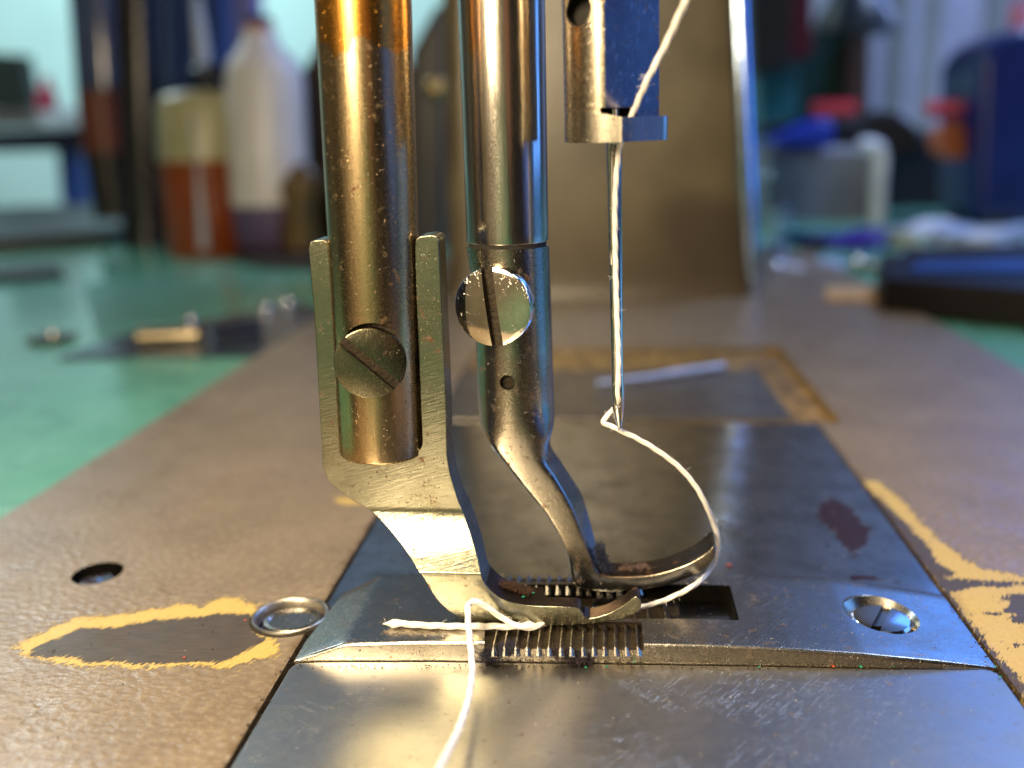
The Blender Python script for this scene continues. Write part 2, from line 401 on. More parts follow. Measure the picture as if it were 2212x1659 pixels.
bedattrs = {'yel': lambda x, y: max(sdf(x, y, YELL), sdf(x, y, YELR), sdf(x, y, YEL2)) if y < 3.5 else -1,
            'drk': lambda x, y: max(sdf(x, y, DRKL), sdf(x, y, DRKR), sdf(x, y, DRK2), sdf(x, y, DRK3), sdf(x, y, DRK4)) if y < 3.5 else -1,
            'grm': lambda x, y: .05-min(abs(x-xL), abs(x-xR)) if y < 4 else -1,
            'scratchy': lambda x, y: max(0, min(1, (-1.35-y)/.5)) if x < 0 else .15,
            'red': lambda x, y: -1.}
GAP = .035
bedL = grid_sheet('bed_left', xBL, xL-GAP, -6.5, ycol+9, .06, M['bed'], mach, bedattrs)
bedR = grid_sheet('bed_right', xR+GAP, xBR, -6.5, ycol+9, .06, M['bed'], mach, bedattrs)
bedL.name = 'machine_bed'; bedR.name = 'machine_bed'
# round oil hole and oval pocket in the left bed
def cyl_cutter(c, r, z0, z1, mat, seg=40, ax=(0, 0, 1), sx=1):
    bm = bmesh.new(); lathe(bm, c, ax, [(z0, r), (z1, r)], seg)
    o = obj('cutter', bm, mat); return o
c1 = G(211, 1238)
rad1 = (G(264, 1236)-G(158, 1240)).length/2
cut(bedL, [cyl_cutter((c1.x, c1.y, 0), rad1, -.5, .2, M['slot'])])
bm = bmesh.new(); lathe(bm, (c1.x-.03, c1.y, -.3), (0, 0, 1), [(0, rad1*.72), (.20, rad1*.74), (.22, rad1*.66)], 32); add_box(bm, (c1.x-.06, c1.y-.2*rad1, -.09), (c1.x+.0, c1.y+.2*rad1, -.07))
obj('glint_screw', bm, M['rear'], mach)  # screw added inside the hole to give a metal glint
# under the plates
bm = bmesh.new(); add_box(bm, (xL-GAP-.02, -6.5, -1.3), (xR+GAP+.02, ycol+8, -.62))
obj('added_dark_floor', bm, M['slot'], mach, False)  # dark floor added so the slots stay dark inside
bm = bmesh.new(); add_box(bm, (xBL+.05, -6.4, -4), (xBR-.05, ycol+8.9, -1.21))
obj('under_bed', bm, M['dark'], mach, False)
# bed behind the plates: recess pocket, then solid bed
M['pocket'] = plain('oily_gold_dirt', (.20, .12, .035), .4, scale=3.5, var=.8, bump=.6)
grid_sheet('machine_bed', xL-GAP+.002, xR+GAP-.002, y750, ycol+9, .4, M['bed'], mach, {'yel': lambda x, y: -1, 'drk': lambda x, y: -1, 'grm': lambda x, y: -(y-y750)*.3, 'scratchy': lambda x, y: 0, 'red': lambda x, y: -1}, -.002)
bm = bmesh.new(); add_box(bm, (xL-GAP+.002, yb+.02, -.6), (xR+GAP-.002, y750-.002, -.09)); obj('pocket_floor', bm, M['pocket'], mach, False)
# dirty strip that makes the pocket's right side
cutb = bmesh.new(); add_box(cutb, (xR-.2, yb+.01, -.12), (xP1, y750, .2)); cut(bedR, [obj('cutter', cutb, M['pocket'])])
# a steel lever plate lying in the pocket and a pin
bm = bmesh.new(); q = [G(x, y, -.05) for x, y in ((930, 908), (1715, 905), (1632, 800), (965, 800))]
add_prism(bm, [(p.x, p.y, -.085) for p in q], [(p.x, p.y, -.045) for p in q])
obj('pocket_plate', bm, metal('dull_pocket_steel', (.36, .33, .28), (.24, .2, .15), .3, .45, bscale=5, bump=.1), mach, bevel=.01)
bm = bmesh.new(); sweep(bm, [G(1290, 828, .03), G(1420, 812, .03), G(1440, 808, .03)], .045, 14); sweep(bm, [G(1440, 808, .03), G(1565, 791, .03)], .062, 14)
tag(obj('steel_pin', bm, plain('satin_pin_steel', (.40, .47, .66), .35, metallic=.4)), 'small steel pin lying loose in the dirty pocket behind the plates', 'pin')
# column of the machine: widens to its foot
def rrect(x0, x1, y0, y1, r, z, n=8):
    out = []
    for cx, cy, a0 in ((x1-r, y0+r, -90), (x1-r, y1-r, 0), (x0+r, y1-r, 90), (x0+r, y0+r, 180)):
        for k in range(n+1):
            a = R(a0+90*k/n); out.append(Vector((cx+r*math.cos(a), cy+r*math.sin(a), z)))
    return out
Yc = ycol; rings = []
zt = 24.0
cl = bmesh.new(); lay = cl.verts.layers.float.new('drk')
levels = []
for i in range(41):
    t = i/40; z = -.02+(t**1.8)*(zt+.02)
    pl0, pl1 = P(962, 640, Yc).x, P(948, 0, Yc).x; pr0, pr1 = P(1643, 640, Yc).x, P(1612, 0, Yc).x
    z1 = P(1300, 0, Yc).z; tt = z/z1
    fl_ = .15*math.exp(-z/.35)
    xl = pl0+(pl1-pl0)*tt-fl_; xr = pr0+(pr1-pr0)*tt+fl_*.4
    levels.append(rrect(xl, xr, Yc-fl_*.6, Yc+6, .55, z, 10))
vs = [[cl.verts.new(p) for p in r] for r in levels]
dp = [P(x, y, Yc) for x, y in ((1400, 440), (1470, 420), (1600, 430), (1640, 520), (1640, 640), (1480, 620), (1430, 520))]
dpp = [(p.x, p.z) for p in dp]
for r in vs:
    for v in r: v[lay] = sdf(v.co.x, v.co.z, dpp) if v.co.y < Yc+2 else -1
for i in range(len(vs)-1):
    n = len(vs[0])
    for j in range(n): cl.faces.new((vs[i][j], vs[i][(j+1) % n], vs[i+1][(j+1) % n], vs[i+1][j]))
cl.faces.new(vs[0][::-1]); cl.faces.new(vs[-1])
# subdivide the flat front so that the dark tone has points to live on
ed = [e for e in cl.edges if abs(e.verts[0].co.z-e.verts[1].co.z) < 1e-6 and (e.verts[0].co-e.verts[1].co).length > 3 and e.verts[0].co.y < Yc+1 and e.verts[1].co.y < Yc+1]
bmesh.ops.subdivide_edges(cl, edges=ed, cuts=14, use_grid_fill=True)
for v in cl.verts: v[lay] = max(sdf(v.co.x, v.co.z, dpp), (1.3-v.co.z)*.25) if v.co.y < Yc+2 else -1  # dark patch, and darker towards the foot
colo = obj('column', cl, M['column'], mach)
# added strip: window highlight on the column's right front corner, built as bluish metal
ER = .235
def edge_pt(z):
    t = z/z1; fl_ = .15*math.exp(-z/.35); return Vector((pr0+(pr1-pr0)*t+fl_*.4-.2, Yc-fl_*.6+.14, z))
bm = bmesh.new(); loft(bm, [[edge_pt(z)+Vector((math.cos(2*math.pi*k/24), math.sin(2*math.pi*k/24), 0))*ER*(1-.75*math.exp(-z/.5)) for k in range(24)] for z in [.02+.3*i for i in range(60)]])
obj('corner_highlight', bm, metal('blue_corner_highlight', (.50, .66, .92), (.42, .56, .8), .1, .2, bscale=4, bump=.05), colo)

# ------------------------------------------------------------------ needle plate
H = .155
plate = thing('needle_plate', 'raised steel needle plate with needle slot, ridged edges and a countersunk screw', 'needle plate', (0, -.6, 0))
def lerp(pts, u):
    for (a, va), (b, vb) in zip(pts, pts[1:]):
        if u <= b: return va+(vb-va)*(u-a)/(b-a)
    return pts[-1][1]
FB = [(636, 1428), (700, 1428), (929, 1427), (1300, 1432), (1637, 1437), (1929, 1443), (2150, 1444)]
RT = [(731, 1261), (790, 1247), (826, 1240), (913, 1237), (1300, 1237), (1639, 1238), (1813, 1246), (2030, 1280)]
fx0, fx1 = G(636, 1428).x, G(2152, 1444).x; nU = 150
def hgt(x):
    u = (x-fx0)/(fx1-fx0)
    return lerp([(0, .004), (.075, H), (.16, H+.012), (.45, H+.02), (.6, H+.012), (.72, H-.012), (.82, H-.045), (.92, H-.1), (1, .004)], u)
fpts = sorted((G(x, y).x, G(x, y).y) for x, y in FB)
rear_y = [(fx0, G(660, 1385, .0).y), (fx0+.04, G(696, 1333, .08).y), (fx0+.1, G(729, 1262, .13).y), (G(826, 1240, H).x, G(826, 1240, H).y)] + [(G(x, y, hgt(G(x, y, H).x)).x, G(x, y, hgt(G(x, y, H).x)).y) for x, y in RT[3:]]
rear_y = sorted(rear_y)
bm = bmesh.new(); secs = []
for i in range(nU+1):
    x = fx0+(fx1-fx0)*i/nU; yf = lerp(fpts, x); yr = lerp(rear_y, x); h = hgt(x)
    r = min(.03, h*.45); sec = [Vector((x, yf, -.5)), Vector((x, yf, .0)), Vector((x, yf+.004, max(h-r, .001)))]
    for a in (15, 35, 55, 75, 90): sec.append(Vector((x, yf+.006+r*(1-math.cos(R(a))), h-r+r*math.sin(R(a)))))
    for k in range(1, 9): sec.append(Vector((x, yf+.006+r+(yr-yf-.012-2*r)*k/9, h)))
    for a in (90, 60, 30, 0): sec.append(Vector((x, yr-.006-r+r*math.cos(R(a)), h-r+r*math.sin(R(a)))))
    sec += [Vector((x, yr, 0)), Vector((x, yr, -.5))]
    secs.append(sec)
loft(bm, secs)
pl = obj('plate_body', bm, M['plate'], plate)
def boxcut(pts, z0, z1, mat, z=H):
    bm = bmesh.new(); q = [G(x, y, z) for x, y in pts]
    add_prism(bm, [(p.x, p.y, z0) for p in q], [(p.x, p.y, z1) for p in q]); return obj('cutter', bm, mat)
scr = G(1905, 1321, .1); scr_r = (G(1992, 1330, .1)-G(1817, 1312, .1)).length/2
cone = bmesh.new(); lathe(cone, (scr.x, scr.y, 0), (0, 0, 1), [(-.3, scr_r*.72), (-.02, scr_r*.75), (.075, scr_r), (.4, scr_r*1.0)], 56)
FR = [(1049, 1347), (1386, 1347), (1391, 1405), (1046, 1405)]     # ridged front edge
RR = [(1090, 1232), (1420, 1232), (1425, 1268), (1083, 1268)]
SL = [(1110, 1265), (1577, 1265), (1597, 1340), (1095, 1340)]
cut(pl, [boxcut(SL, -.45, .4, M['slot']), boxcut([(1049, 1348), (1386, 1348), (1393, 1418), (1044, 1418)], H-.035, .4, M['grime']),
         boxcut([(1092, 1228), (1420, 1228), (1424, 1262), (1088, 1262)], H-.04, .4, M['grime']), obj('cutter', cone, M['ridge'])])
def ridges(name, xs, yfront, yrear, z0, ztop, mat, par, w=10, front=True, label=None):
    """a row of saw-edged ridges running front to back, their front ends ground to points"""
    bm = bmesh.new()
    for x in xs:
        a = G(x, yfront, ztop); yy0 = a.y; yy1 = G(x, yrear, ztop).y; X = a.x
        pw = w*.0032*(1+random.uniform(-.12, .12)); X += random.uniform(-.004, .004)
        sec = lambda y, zt, s: [Vector((X-.012, y, z0)), Vector((X-.006, y, zt)), Vector((X+.004, y, zt)), Vector((X+pw*s, y, z0+(zt-z0)*.25)), Vector((X+pw*s+.004, y, z0))]
        loft(bm, [[Vector((X-.016, yy0-.012, z0-.012)), Vector((X-.01, yy0-.010, z0-.002)), Vector((X+.01, yy0-.010, z0-.002)), Vector((X+.035, yy0-.006, z0-.004)), Vector((X+.04, yy0-.006, z0-.012))],
                  sec(yy0+.045, ztop, .95), sec(yy0+.07, ztop+.004, .9), sec(yy1, ztop, .9)])
    o = obj(name, bm, mat, par, True, 25)
    if label: o['label'] = label
    return o
ridges('ridge_row', [1065+24*i for i in range(14)][:14], 1404, 1349, H-.032, H+.018, M['ridge'], plate, 11, label='front row of ground ridges packed with lint')
ridges('ridge_row', [1092+22.2*i for i in range(14)], 1271, 1240, H-.038, H+.018, M['ridge'], plate, 9, label='rear row of ground ridges')
# countersunk screw
bm = bmesh.new(); lathe(bm, (scr.x, scr.y, .02), (0, 0, 1), [(-.2, scr_r*.70), (.0, scr_r*.76), (.02, scr_r*.70), (.03, scr_r*.5)], 48)
ps = obj('screw', bm, M['chrome'], plate)
bm = bmesh.new(); a = R(62); d = Vector((math.cos(a), math.sin(a), 0)); nrm = Vector((-d.y, d.x, 0)); w_ = .038
q = [Vector((scr.x, scr.y, 0))+d*s1*.5+nrm*s2*w_ for s1, s2 in ((-1, -1), (1, -1), (1, 1), (-1, 1))]
add_prism(bm, [(p.x, p.y, -.09) for p in q], [(p.x, p.y, .1) for p in q]); cut(ps, [obj('cutter', bm, M['grime'])])
# stamped figures, half hidden by the thread end
for cx, strokes in ((853, [[(838, 1370), (846, 1371)], [(846, 1371), (857, 1366), (862, 1371)]]),
                    (886, [[(880, 1364), (890, 1365), (894, 1369)], [(878, 1371), (884, 1373)]]),
                    (930, [[(920+9*math.cos(t/2), 1369+4.5*math.sin(t/2)) for t in range(13)]]),
                    (965, [[(957+9*math.cos(t/2), 1369+4.5*math.sin(t/2)) for t in range(13)]])):
    bm = bmesh.new()
    for st in strokes: sweep(bm, [G(x, y, H+.0145) for x, y in st], .0028, 6)
    obj('stamped_digit', bm, M['plate'], plate)

# feed dog in the slot
fd = thing('feed_dog', 'grimy toothed feed dog sunk inside the needle plate slot', 'feed dog', (G(1300, 1305, 0).x, G(1300, 1305, 0).y, -.4))
bm = bmesh.new(); q = [G(x, y, .03) for x, y in ((1120, 1274), (1462, 1274), (1470, 1334), (1112, 1334))]
add_prism(bm, [(p.x, p.y, -.6) for p in q], [(p.x, p.y, .02) for p in q]); obj('feed_body', bm, M['grime'], fd, bevel=.01)
ridges('tooth_row', [1345, 1372, 1402, 1440], 1350, 1292, .02, H-.04, M['ridge'], fd, 13)
bm = bmesh.new(); q = [G(x, y, .1) for x, y in ((1283, 1281), (1345, 1279), (1345, 1310), (1280, 1312))]
add_prism(bm, [(p.x, p.y, .03) for p in q], [(p.x, p.y, .1) for p in q]); obj('needle_hole_block', bm, M['chrome'], fd, bevel=.008)

# ------------------------------------------------------------------ slide plates
def flat_plate(name, pts, mat, z1=0.0, z0=-.12, label=None, cat=None, attrs=None, bev=.012):
    bm = bmesh.new(); add_prism(bm, [(p.x, p.y, z0) for p in pts], [(p.x, p.y, z1) for p in pts])
    o = obj(name, bm, mat, bevel=bev); 
    if label: tag(o, label, cat)
    return o
q = [Vector((xL+.01, -6.5, 0)), Vector((xR-.01, -6.5, 0))]
yfr = G(2152, 1446).y; yfl = G(636, 1430).y
cr = .1
q += [Vector((xR-.01, yfr-cr, 0))]+[Vector((xR-.01-cr+cr*math.cos(R(a)), yfr-cr+cr*math.sin(R(a)), 0)) for a in (30, 60, 88)]
q += [G(x, y+2) for x, y in FB[::-1][1:-1]]
q += [Vector((xL+.01+cr+cr*math.cos(R(a)), yfl-cr+cr*math.sin(R(a)), 0)) for a in (92, 120, 150, 180)]
flat_plate('slide_plate', q, M['slide'], label='brushed steel slide plate in front of the needle plate, scratched and reflecting warm light', cat='slide plate')
def mat_rear():
    m = M['rear']; t = m.node_tree; b = t.nodes['Principled BSDF']
    src = b.inputs['Base Color'].links[0].from_socket
    at = N(t, 'ShaderNodeAttribute', attribute_name='red'); mr = N(t, 'ShaderNodeMapRange'); mr.inputs[1].default_value = -.02; mr.inputs[2].default_value = .03; mr.inputs[4].default_value = .85
    no_ = N(t, 'ShaderNodeTexNoise'); no_.inputs['Scale'].default_value = 7; no_.inputs['Detail'].default_value = 6; tc_ = N(t, 'ShaderNodeTexCoord'); t.links.new(tc_.outputs['Object'], no_.inputs['Vector'])
    ma = N(t, 'ShaderNodeMath', operation='MULTIPLY_ADD'); ma.inputs[1].default_value = .34; t.links.new(no_.outputs['Fac'], ma.inputs[0])
    sb = N(t, 'ShaderNodeMath', operation='SUBTRACT'); sb.inputs[1].default_value = .175; t.links.new(at.outputs['Fac'], ma.inputs[2]); t.links.new(ma.outputs[0], sb.inputs[0])
    t.links.new(sb.outputs[0], mr.inputs[0]); mx = N(t, 'ShaderNodeMix', data_type='RGBA'); t.links.new(mr.outputs[0], mx.inputs[0]); t.links.new(src, mx.inputs[6]); mx.inputs[7].default_value = (.20, .05, .04, 1)
    t.links.new(mx.outputs[2], b.inputs['Base Color'])
    mr2 = N(t, 'ShaderNodeMapRange'); mr2.inputs[1].default_value = -.02; mr2.inputs[2].default_value = .01; mr2.inputs[3].default_value = 1; mr2.inputs[4].default_value = .97
    t.links.new(at.outputs['Fac'], mr2.inputs[0]); t.links.new(mr2.outputs[0], b.inputs['Metallic'])
mat_rear()
RED = z8([(720,150),(780,160),(870,200),(930,270),(990,340),(930,430),(880,490),(860,470),(790,380),(700,290),(665,220)])
RED2 = z8([(880,585),(960,588),(1150,615),(1150,622),(1000,612),(890,602)])
ym = G(1500, 1049).y; yrr = min(v for k, v in rear_y[3:])
ratt = {'red': lambda x, y: max(sdf(x, y, RED), sdf(x, y, RED2))}
rp = thing('rear_slide_plate', 'dark polished steel plate behind the needle plate with a red stain', 'slide plate', (0, 1, 0))
grid_sheet('plate_panel', xL+.01, xR-.01, yrr-.45, ym-.008, .05, M['rear'], rp, ratt, 0, .12)
grid_sheet('plate_panel', xL+.01, xR-.01, ym+.008, yb, .2, M['rear'], rp, ratt, 0, .12)

# oval spring pocket left of the needle plate
ov = thing('oval_latch', 'oval steel latch ring set in the bed at the left end of the needle plate', 'latch', tuple(G(625, 1333)))
oc = G(628, 1332); ox = (G(712, 1322)-G(543, 1345)).length/2; od = (G(712, 1326)-G(543, 1340)); od.normalize(); on = Vector((-od.y, od.x, 0))
oy = (G(620, 1369)-G(625, 1293)).length/2
def ovring(fx, fy, z, n=48): return [oc+od*math.cos(2*math.pi*k/n)*fx+on*math.sin(2*math.pi*k/n)*fy+Vector((0, 0, z)) for k in range(n)]
bm = bmesh.new(); loft(bm, [ovring(ox*.95, oy*.95, -.16), ovring(ox*.95, oy*.95, .2)]); cut(bedL, [obj('cutter', bm, M['slot'])])
bm = bmesh.new()
loft(bm, [ovring(ox*a, oy*a-(.0), z) for a, z in ((1.0, -.08), (1.0, .006), (.985, .02), (.955, .026), (.92, .02), (.88, .0), (.86, -.05), (.85, -.08))], cap=False)
obj('rim', bm, M['slide'], ov)
bm = bmesh.new(); loft(bm, [ovring(ox*1.07, oy*1.12, -.02), ovring(ox*1.06, oy*1.1, .004), ovring(ox*.9, oy*.9, .005)], cap=False); obj('dirty_gap', bm, M['grime'], ov)
bm = bmesh.new(); loft(bm, [ovring(ox*a, oy*b, z) for a, b, z in ((.94, .94, -.11), (.93, .93, -.10))]); obj('recess', bm, M['rear'], ov)
bm = bmesh.new(); loft(bm, [[p+on*(-.05*0)+Vector((.02, -.015, 0)) for p in ovring(ox*a, oy*b, z)] for a, b, z in ((.76, .66, -.10), (.76, .66, -.03), (.74, .63, -.012), (.66, .54, -.008), (.6, .48, -.03), (.3, .25, -.034), (.01, .01, -.035))])
obj('button', bm, M['ridge'], ov)

# ------------------------------------------------------------------ shared builders
def screw(parent, px, py, Y, rad_px, hgt_, tilt, ang, slotw, slotd, mat, smat, dome=.0, name='screw'):
    """slotted screw head facing the front; ang = slot angle in the picture plane"""
    c = P(px, py, Y); r = (P(px+rad_px, py, Y)-c).length
    ax = Vector((tilt[0], -1, tilt[1])).normalized()
    bm = bmesh.new()
    prof = [(-.10, r*.55), (-.02, r*.55), (-.02, r*.93), (0, r), (hgt_-.012, r), (hgt_-.003, r*.985), (hgt_, r*.955)]
    if dome: prof += [(hgt_+dome*(1-(k/8)**2), r*.955*k/8) for k in range(7, 0, -1)]
    prof += [(hgt_+dome, .0005)]
    lathe(bm, c, ax, prof, 64)
    o = obj(name, bm, mat, parent, True, 30)
    up = Vector((math.cos(ang), 0, math.sin(ang))); up = (up-ax*up.dot(ax)).normalized(); sd = ax.cross(up)
    bm = bmesh.new(); l = r*1.3
    e = [c+ax*(hgt_-slotd)+up*a*l+sd*b*slotw/2 for a, b in ((-1, -1), (1, -1), (1, 1), (-1, 1))]
    add_prism(bm, e, [p+ax*.3 for p in e])
    co = obj('cutter', bm, smat); co.location = (0, 0, 0)
    cut_w(o, [co]); return o
def cut_w(o, cs):
    cut(o, cs)
# ------------------------------------------------------------------ outer (left) presser foot
Y0 = G(1150, 1351, H+.012).y-.02
SHIFT = .27
zc1 = P(940, 1105, Y0+SHIFT).z; zc2 = P(940, 1238, Y0).z
def yf_l(z):
    t = max(0, min(1, (zc1-z)/(zc1-zc2))); t = .6*t+.4*t*t; return Y0+SHIFT*(1-t)
def on_surf(x, y, f):
    Y = f(1.0)
    for _ in range(12): Y = f(P(x, y, Y).z)
    return P(x, y, Y)
foot = thing('outer_presser_foot', 'long forked steel presser foot on a brass coloured bar, fixed by a dark slotted screw', 'presser foot', tuple(P(1150, 1351, Y0)))
OUT = [(666,536),(669,524),(678,519),(697,518),(706,523),(709,534),(722,700),(733,860),(738,955),(743,970),(758,978),(830,983),(892,978),(907,971),(912,958),
       (905,780),(899,640),(896,532),(898,518),(906,511),(930,508),(943,511),(948,522),(956,700),(963,860),(966,985),(973,1025),(989,1078),(1004,1115),(1018,1155),(1030,1195),
       (1038,1230),(1043,1252),(1050,1263),(1062,1276),(1078,1289),(1100,1300),(1130,1307),(1165,1310),(1205,1311),(1244,1312),(1252,1315),(1256,1321),(1262,1330),(1273,1336),(1290,1333),(1315,1325),
       (1340,1312),(1358,1299),(1369,1290),(1376,1288),(1382,1293),(1386,1303),(1384,1315),(1376,1324),(1350,1335),(1322,1342),(1285,1347),(1240,1350),(1190,1351.5),(1120,1352),(1060,1350),
       (1022,1346),(995,1337),(970,1321),(950,1302),(936,1284),(926,1267),(914,1247),(890,1210),(868,1178),(848,1153),(828,1130),(805,1107),(780,1092),(750,1074),(722,1052),(705,1030),(697,1008),(694,960),(688,850),(680,700)]
bm = bmesh.new()
vs = []
for x, y in OUT:
    p = on_surf(x, y, yf_l); vs.append(bm.verts.new((p.x, 0, p.z)))
f = bm.faces.new(vs)
zs = sorted(set([zc1+.12, zc1+.04]+[zc1+(zc2-zc1)*k/8 for k in range(9)]+[zc2-.03]))
def bis(co, no):
    g = bm.faces[:]+bm.edges[:]+bm.verts[:]; bmesh.ops.bisect_plane(bm, geom=g, plane_co=co, plane_no=no, dist=1e-6)
for z in zs: bis((0, 0, z), (0, 0, 1))
xt = on_surf(1168, 1311, yf_l).x
bis((xt, 0, 0), (1, 0, 0)); bis((xt+.025, 0, 0), (1, 0, 0))
front = bm.verts[:]
r = bmesh.ops.extrude_face_region(bm, geom=bm.faces[:]); back = [v for v in r['geom'] if isinstance(v, bmesh.types.BMVert)]
bs = set(back)
def sm(z):      # the bends are filed slightly round
    return sum(yf_l(z+d) for d in (-.014, -.007, 0, .007, .014))/5
for v in bm.verts:
    if v in bs:
        th = .34 if v.co.x < xt+.001 else .17
        if v.co.z > zc1: th = .30
        v.co.y = sm(v.co.z)+th
    else: v.co.y = sm(v.co.z)
fo = obj('foot_fork', bm, M['foot'], foot, True, 24, bevel=.018, seg=3); fo.modifiers['bevel'].angle_limit = R(22)
bm = bmesh.new(); a = P(722, 860, Y0+SHIFT); b = P(915, 1000, Y0+SHIFT)
# wall at the back of the fork channel
Yb = Y0+SHIFT+.12
ra = (P(903, 500, Yb)-P(712, 500, Yb)).length/2
axp = catmull([P(779.5, -120, Yb), P(790, 130, Yb), P(807.5, 500, Yb), P(826, 975, Yb)], 12)
for i in range(1): pass
def bar(name, pts, rr, mat, par, roundend=.03):
    bm = bmesh.new(); fr = frames(pts); rings = []
    pts = list(pts); e = pts[-1]; t = fr[-1][0]
    seq = [(p, rr) for p in pts[:-1]]
    for k in range(0, 7): 
        a = R(90*k/6); seq.append((e-t*(roundend*(1-math.sin(a))), rr-roundend*(1-math.cos(a))))
    u = fr[-1][1]; v = t.cross(u); 
    for p, q in seq: rings.append([p+(u*math.cos(2*math.pi*k/64)+v*math.sin(2*math.pi*k/64))*q for k in range(64)])
    loft(bm, rings); return obj(name, bm, mat, par, True, 40)
pts = [axp[0]+(axp[-1]-axp[0])*i/30 for i in range(31)]
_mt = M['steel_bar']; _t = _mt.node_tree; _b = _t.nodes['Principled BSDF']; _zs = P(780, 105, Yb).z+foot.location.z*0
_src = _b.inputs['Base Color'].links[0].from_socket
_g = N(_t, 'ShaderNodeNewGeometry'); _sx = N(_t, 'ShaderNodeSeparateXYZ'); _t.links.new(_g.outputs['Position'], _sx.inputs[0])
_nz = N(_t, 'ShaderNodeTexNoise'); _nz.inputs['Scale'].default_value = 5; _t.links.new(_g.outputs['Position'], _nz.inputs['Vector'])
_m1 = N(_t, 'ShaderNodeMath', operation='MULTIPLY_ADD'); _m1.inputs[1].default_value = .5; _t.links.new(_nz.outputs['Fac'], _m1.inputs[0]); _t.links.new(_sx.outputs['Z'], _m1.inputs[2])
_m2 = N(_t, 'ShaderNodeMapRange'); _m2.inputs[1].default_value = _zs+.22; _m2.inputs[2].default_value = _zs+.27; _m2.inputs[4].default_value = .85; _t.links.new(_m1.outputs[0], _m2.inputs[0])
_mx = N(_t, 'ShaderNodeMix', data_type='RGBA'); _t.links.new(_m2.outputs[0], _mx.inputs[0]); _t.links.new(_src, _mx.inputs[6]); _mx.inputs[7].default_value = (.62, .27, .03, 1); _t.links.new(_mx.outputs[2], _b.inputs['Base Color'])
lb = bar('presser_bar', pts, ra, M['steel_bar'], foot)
# counterbore behind the screw head and the screw
sc_ = P(801, 778, Yb-ra)
cb = bmesh.new(); lathe(cb, Vector((P(803, 768, Yb-ra).x, Yb-ra, P(803, 768, Yb-ra).z)), (0, -1, 0), [(-.075, .262), (.5, .262)], 48)
cut(lb, [obj('cutter', cb, M['grime'])])
screw(lb, 801, 781, Yb-ra+.045, 76, .085, (.16, .02), R(-43), .080, .06, M['screw_dark'], M['grime'])

# ------------------------------------------------------------------ inner (middle) foot
LIFT = .05
Y1 = G(1330, 1277, H+LIFT).y            # front face of the toe
RB = .355
walk = thing('inner_walking_foot', 'shorter curved steel walking foot with a bright polished slotted screw on its chromed bar', 'presser foot', tuple(P(1290, 1277, Y1)))
Ym = Y1+.30
rm = (P(1179, 300, Ym)-P(998, 300, Ym)).length/2
RAILS = [((1008,529),(1186,529)),((1013,560),(1187,560)),((1022,640),(1190,640)),((1027,700),(1192,700)),((1030,780),(1194,780)),((1031,850),(1196,850)),((1037,896),(1197,890)),((1046,925),(1194,925)),
         ((1062,952),(1184,958)),((1087,985),(1184,988)),((1110,1018),(1200,1020)),((1133,1051),(1218,1058)),((1156,1082),(1232,1090)),((1180,1113),(1246,1122)),((1203,1152),(1261,1163)),
         ((1220,1186),(1274,1198)),((1230,1221),(1285,1226)),((1241,1266),(1298,1241)),((1285,1278),(1318,1245)),((1340,1279),(1350,1246)),((1390,1275),(1398,1243)),((1437,1267),(1440,1234)),((1482,1252),(1483,1219)),((1514,1236),(1514,1202)),((1538,1215),(1533,1187)),((1550,1192),(1545,1172))]
def smooth_rail(pts, n=4): return catmull([Vector((x, y, 0)) for x, y in pts], n)
ro = smooth_rail([r[0] for r in RAILS]); ri = smooth_rail([r[1] for r in RAILS])
NR = len(ro); bm = bmesh.new(); rings = []
for i in range(NR):
    s = i/(NR-1)*(len(RAILS)-1)        # rail index as a real number
    b = max(0, min(1, (s-5)/8.0)); b = b*b*(3-2*b)      # 0 round shank .. 1 blade
    th = rm*(1-b)+.15*b; ex = 2+8*b
    Yf = Ym*(1-b)+(Y1+.0)*b                # plane on which the outline is read
    Yce = Ym*(1-b)+(Y1+.15)*b
    A = P(ro[i].x, ro[i].y, Yf); B = P(ri[i].x, ri[i].y, Yf)
    c = (A+B)/2; h = (B-A)/2; c.y = Yce
    end = 1.0
    k_ = NR-1-i
    if k_ < 3: end = (.72, .9, .98)[k_]
    ring = []
    for k in range(48):
        a = 2*math.pi*k/48; ca, sa = math.cos(a), math.sin(a)
        rx = math.copysign(abs(ca)**(2/ex), ca); ry = math.copysign(abs(sa)**(2/ex), sa)
        ring.append(c+h*rx*end+Vector((0, 1, 0))*ry*th*end+(Vector((.10*b*max(0, 1-abs(s-12)/6)*(ry+1)/2, 0, 0)) if ca > 0 else Vector((0, 0, 0))))
    rings.append(ring)
loft(bm, rings)
ws = obj('foot_shank', bm, M['foot2'], walk, True, 60)
film_reflection = metal('grime_dark_reflection', (.09, .06, .04), (.045, .03, .018), .3, .42, bscale=30, pat=4, spots=.5, bump=.3)  # brown grime plus a dark reflection painted on the upward toe faces
def film_reflection_on(o, zmax, nz=.55):
    o.data.materials.append(film_reflection); k = len(o.data.materials)-1
    for p_ in o.data.polygons:
        if p_.normal.z > nz and p_.center.z < zmax: p_.material_index = k
film_reflection_on(fo, P(1100, 1255, Y0).z)
# pin hole
hc = P(1096, 827, Ym-rm)
hb = bmesh.new(); lathe(hb, Vector((hc.x, Ym-rm-.2, hc.z)), (0, 1, 0), [(0, .066), (.27, .066)], 32)
cut(ws, [obj('cutter', hb, M['grime'])]); ws.data.set_sharp_from_angle(angle=R(60)); film_reflection_on(ws, P(1290, 1160, Y1).z)
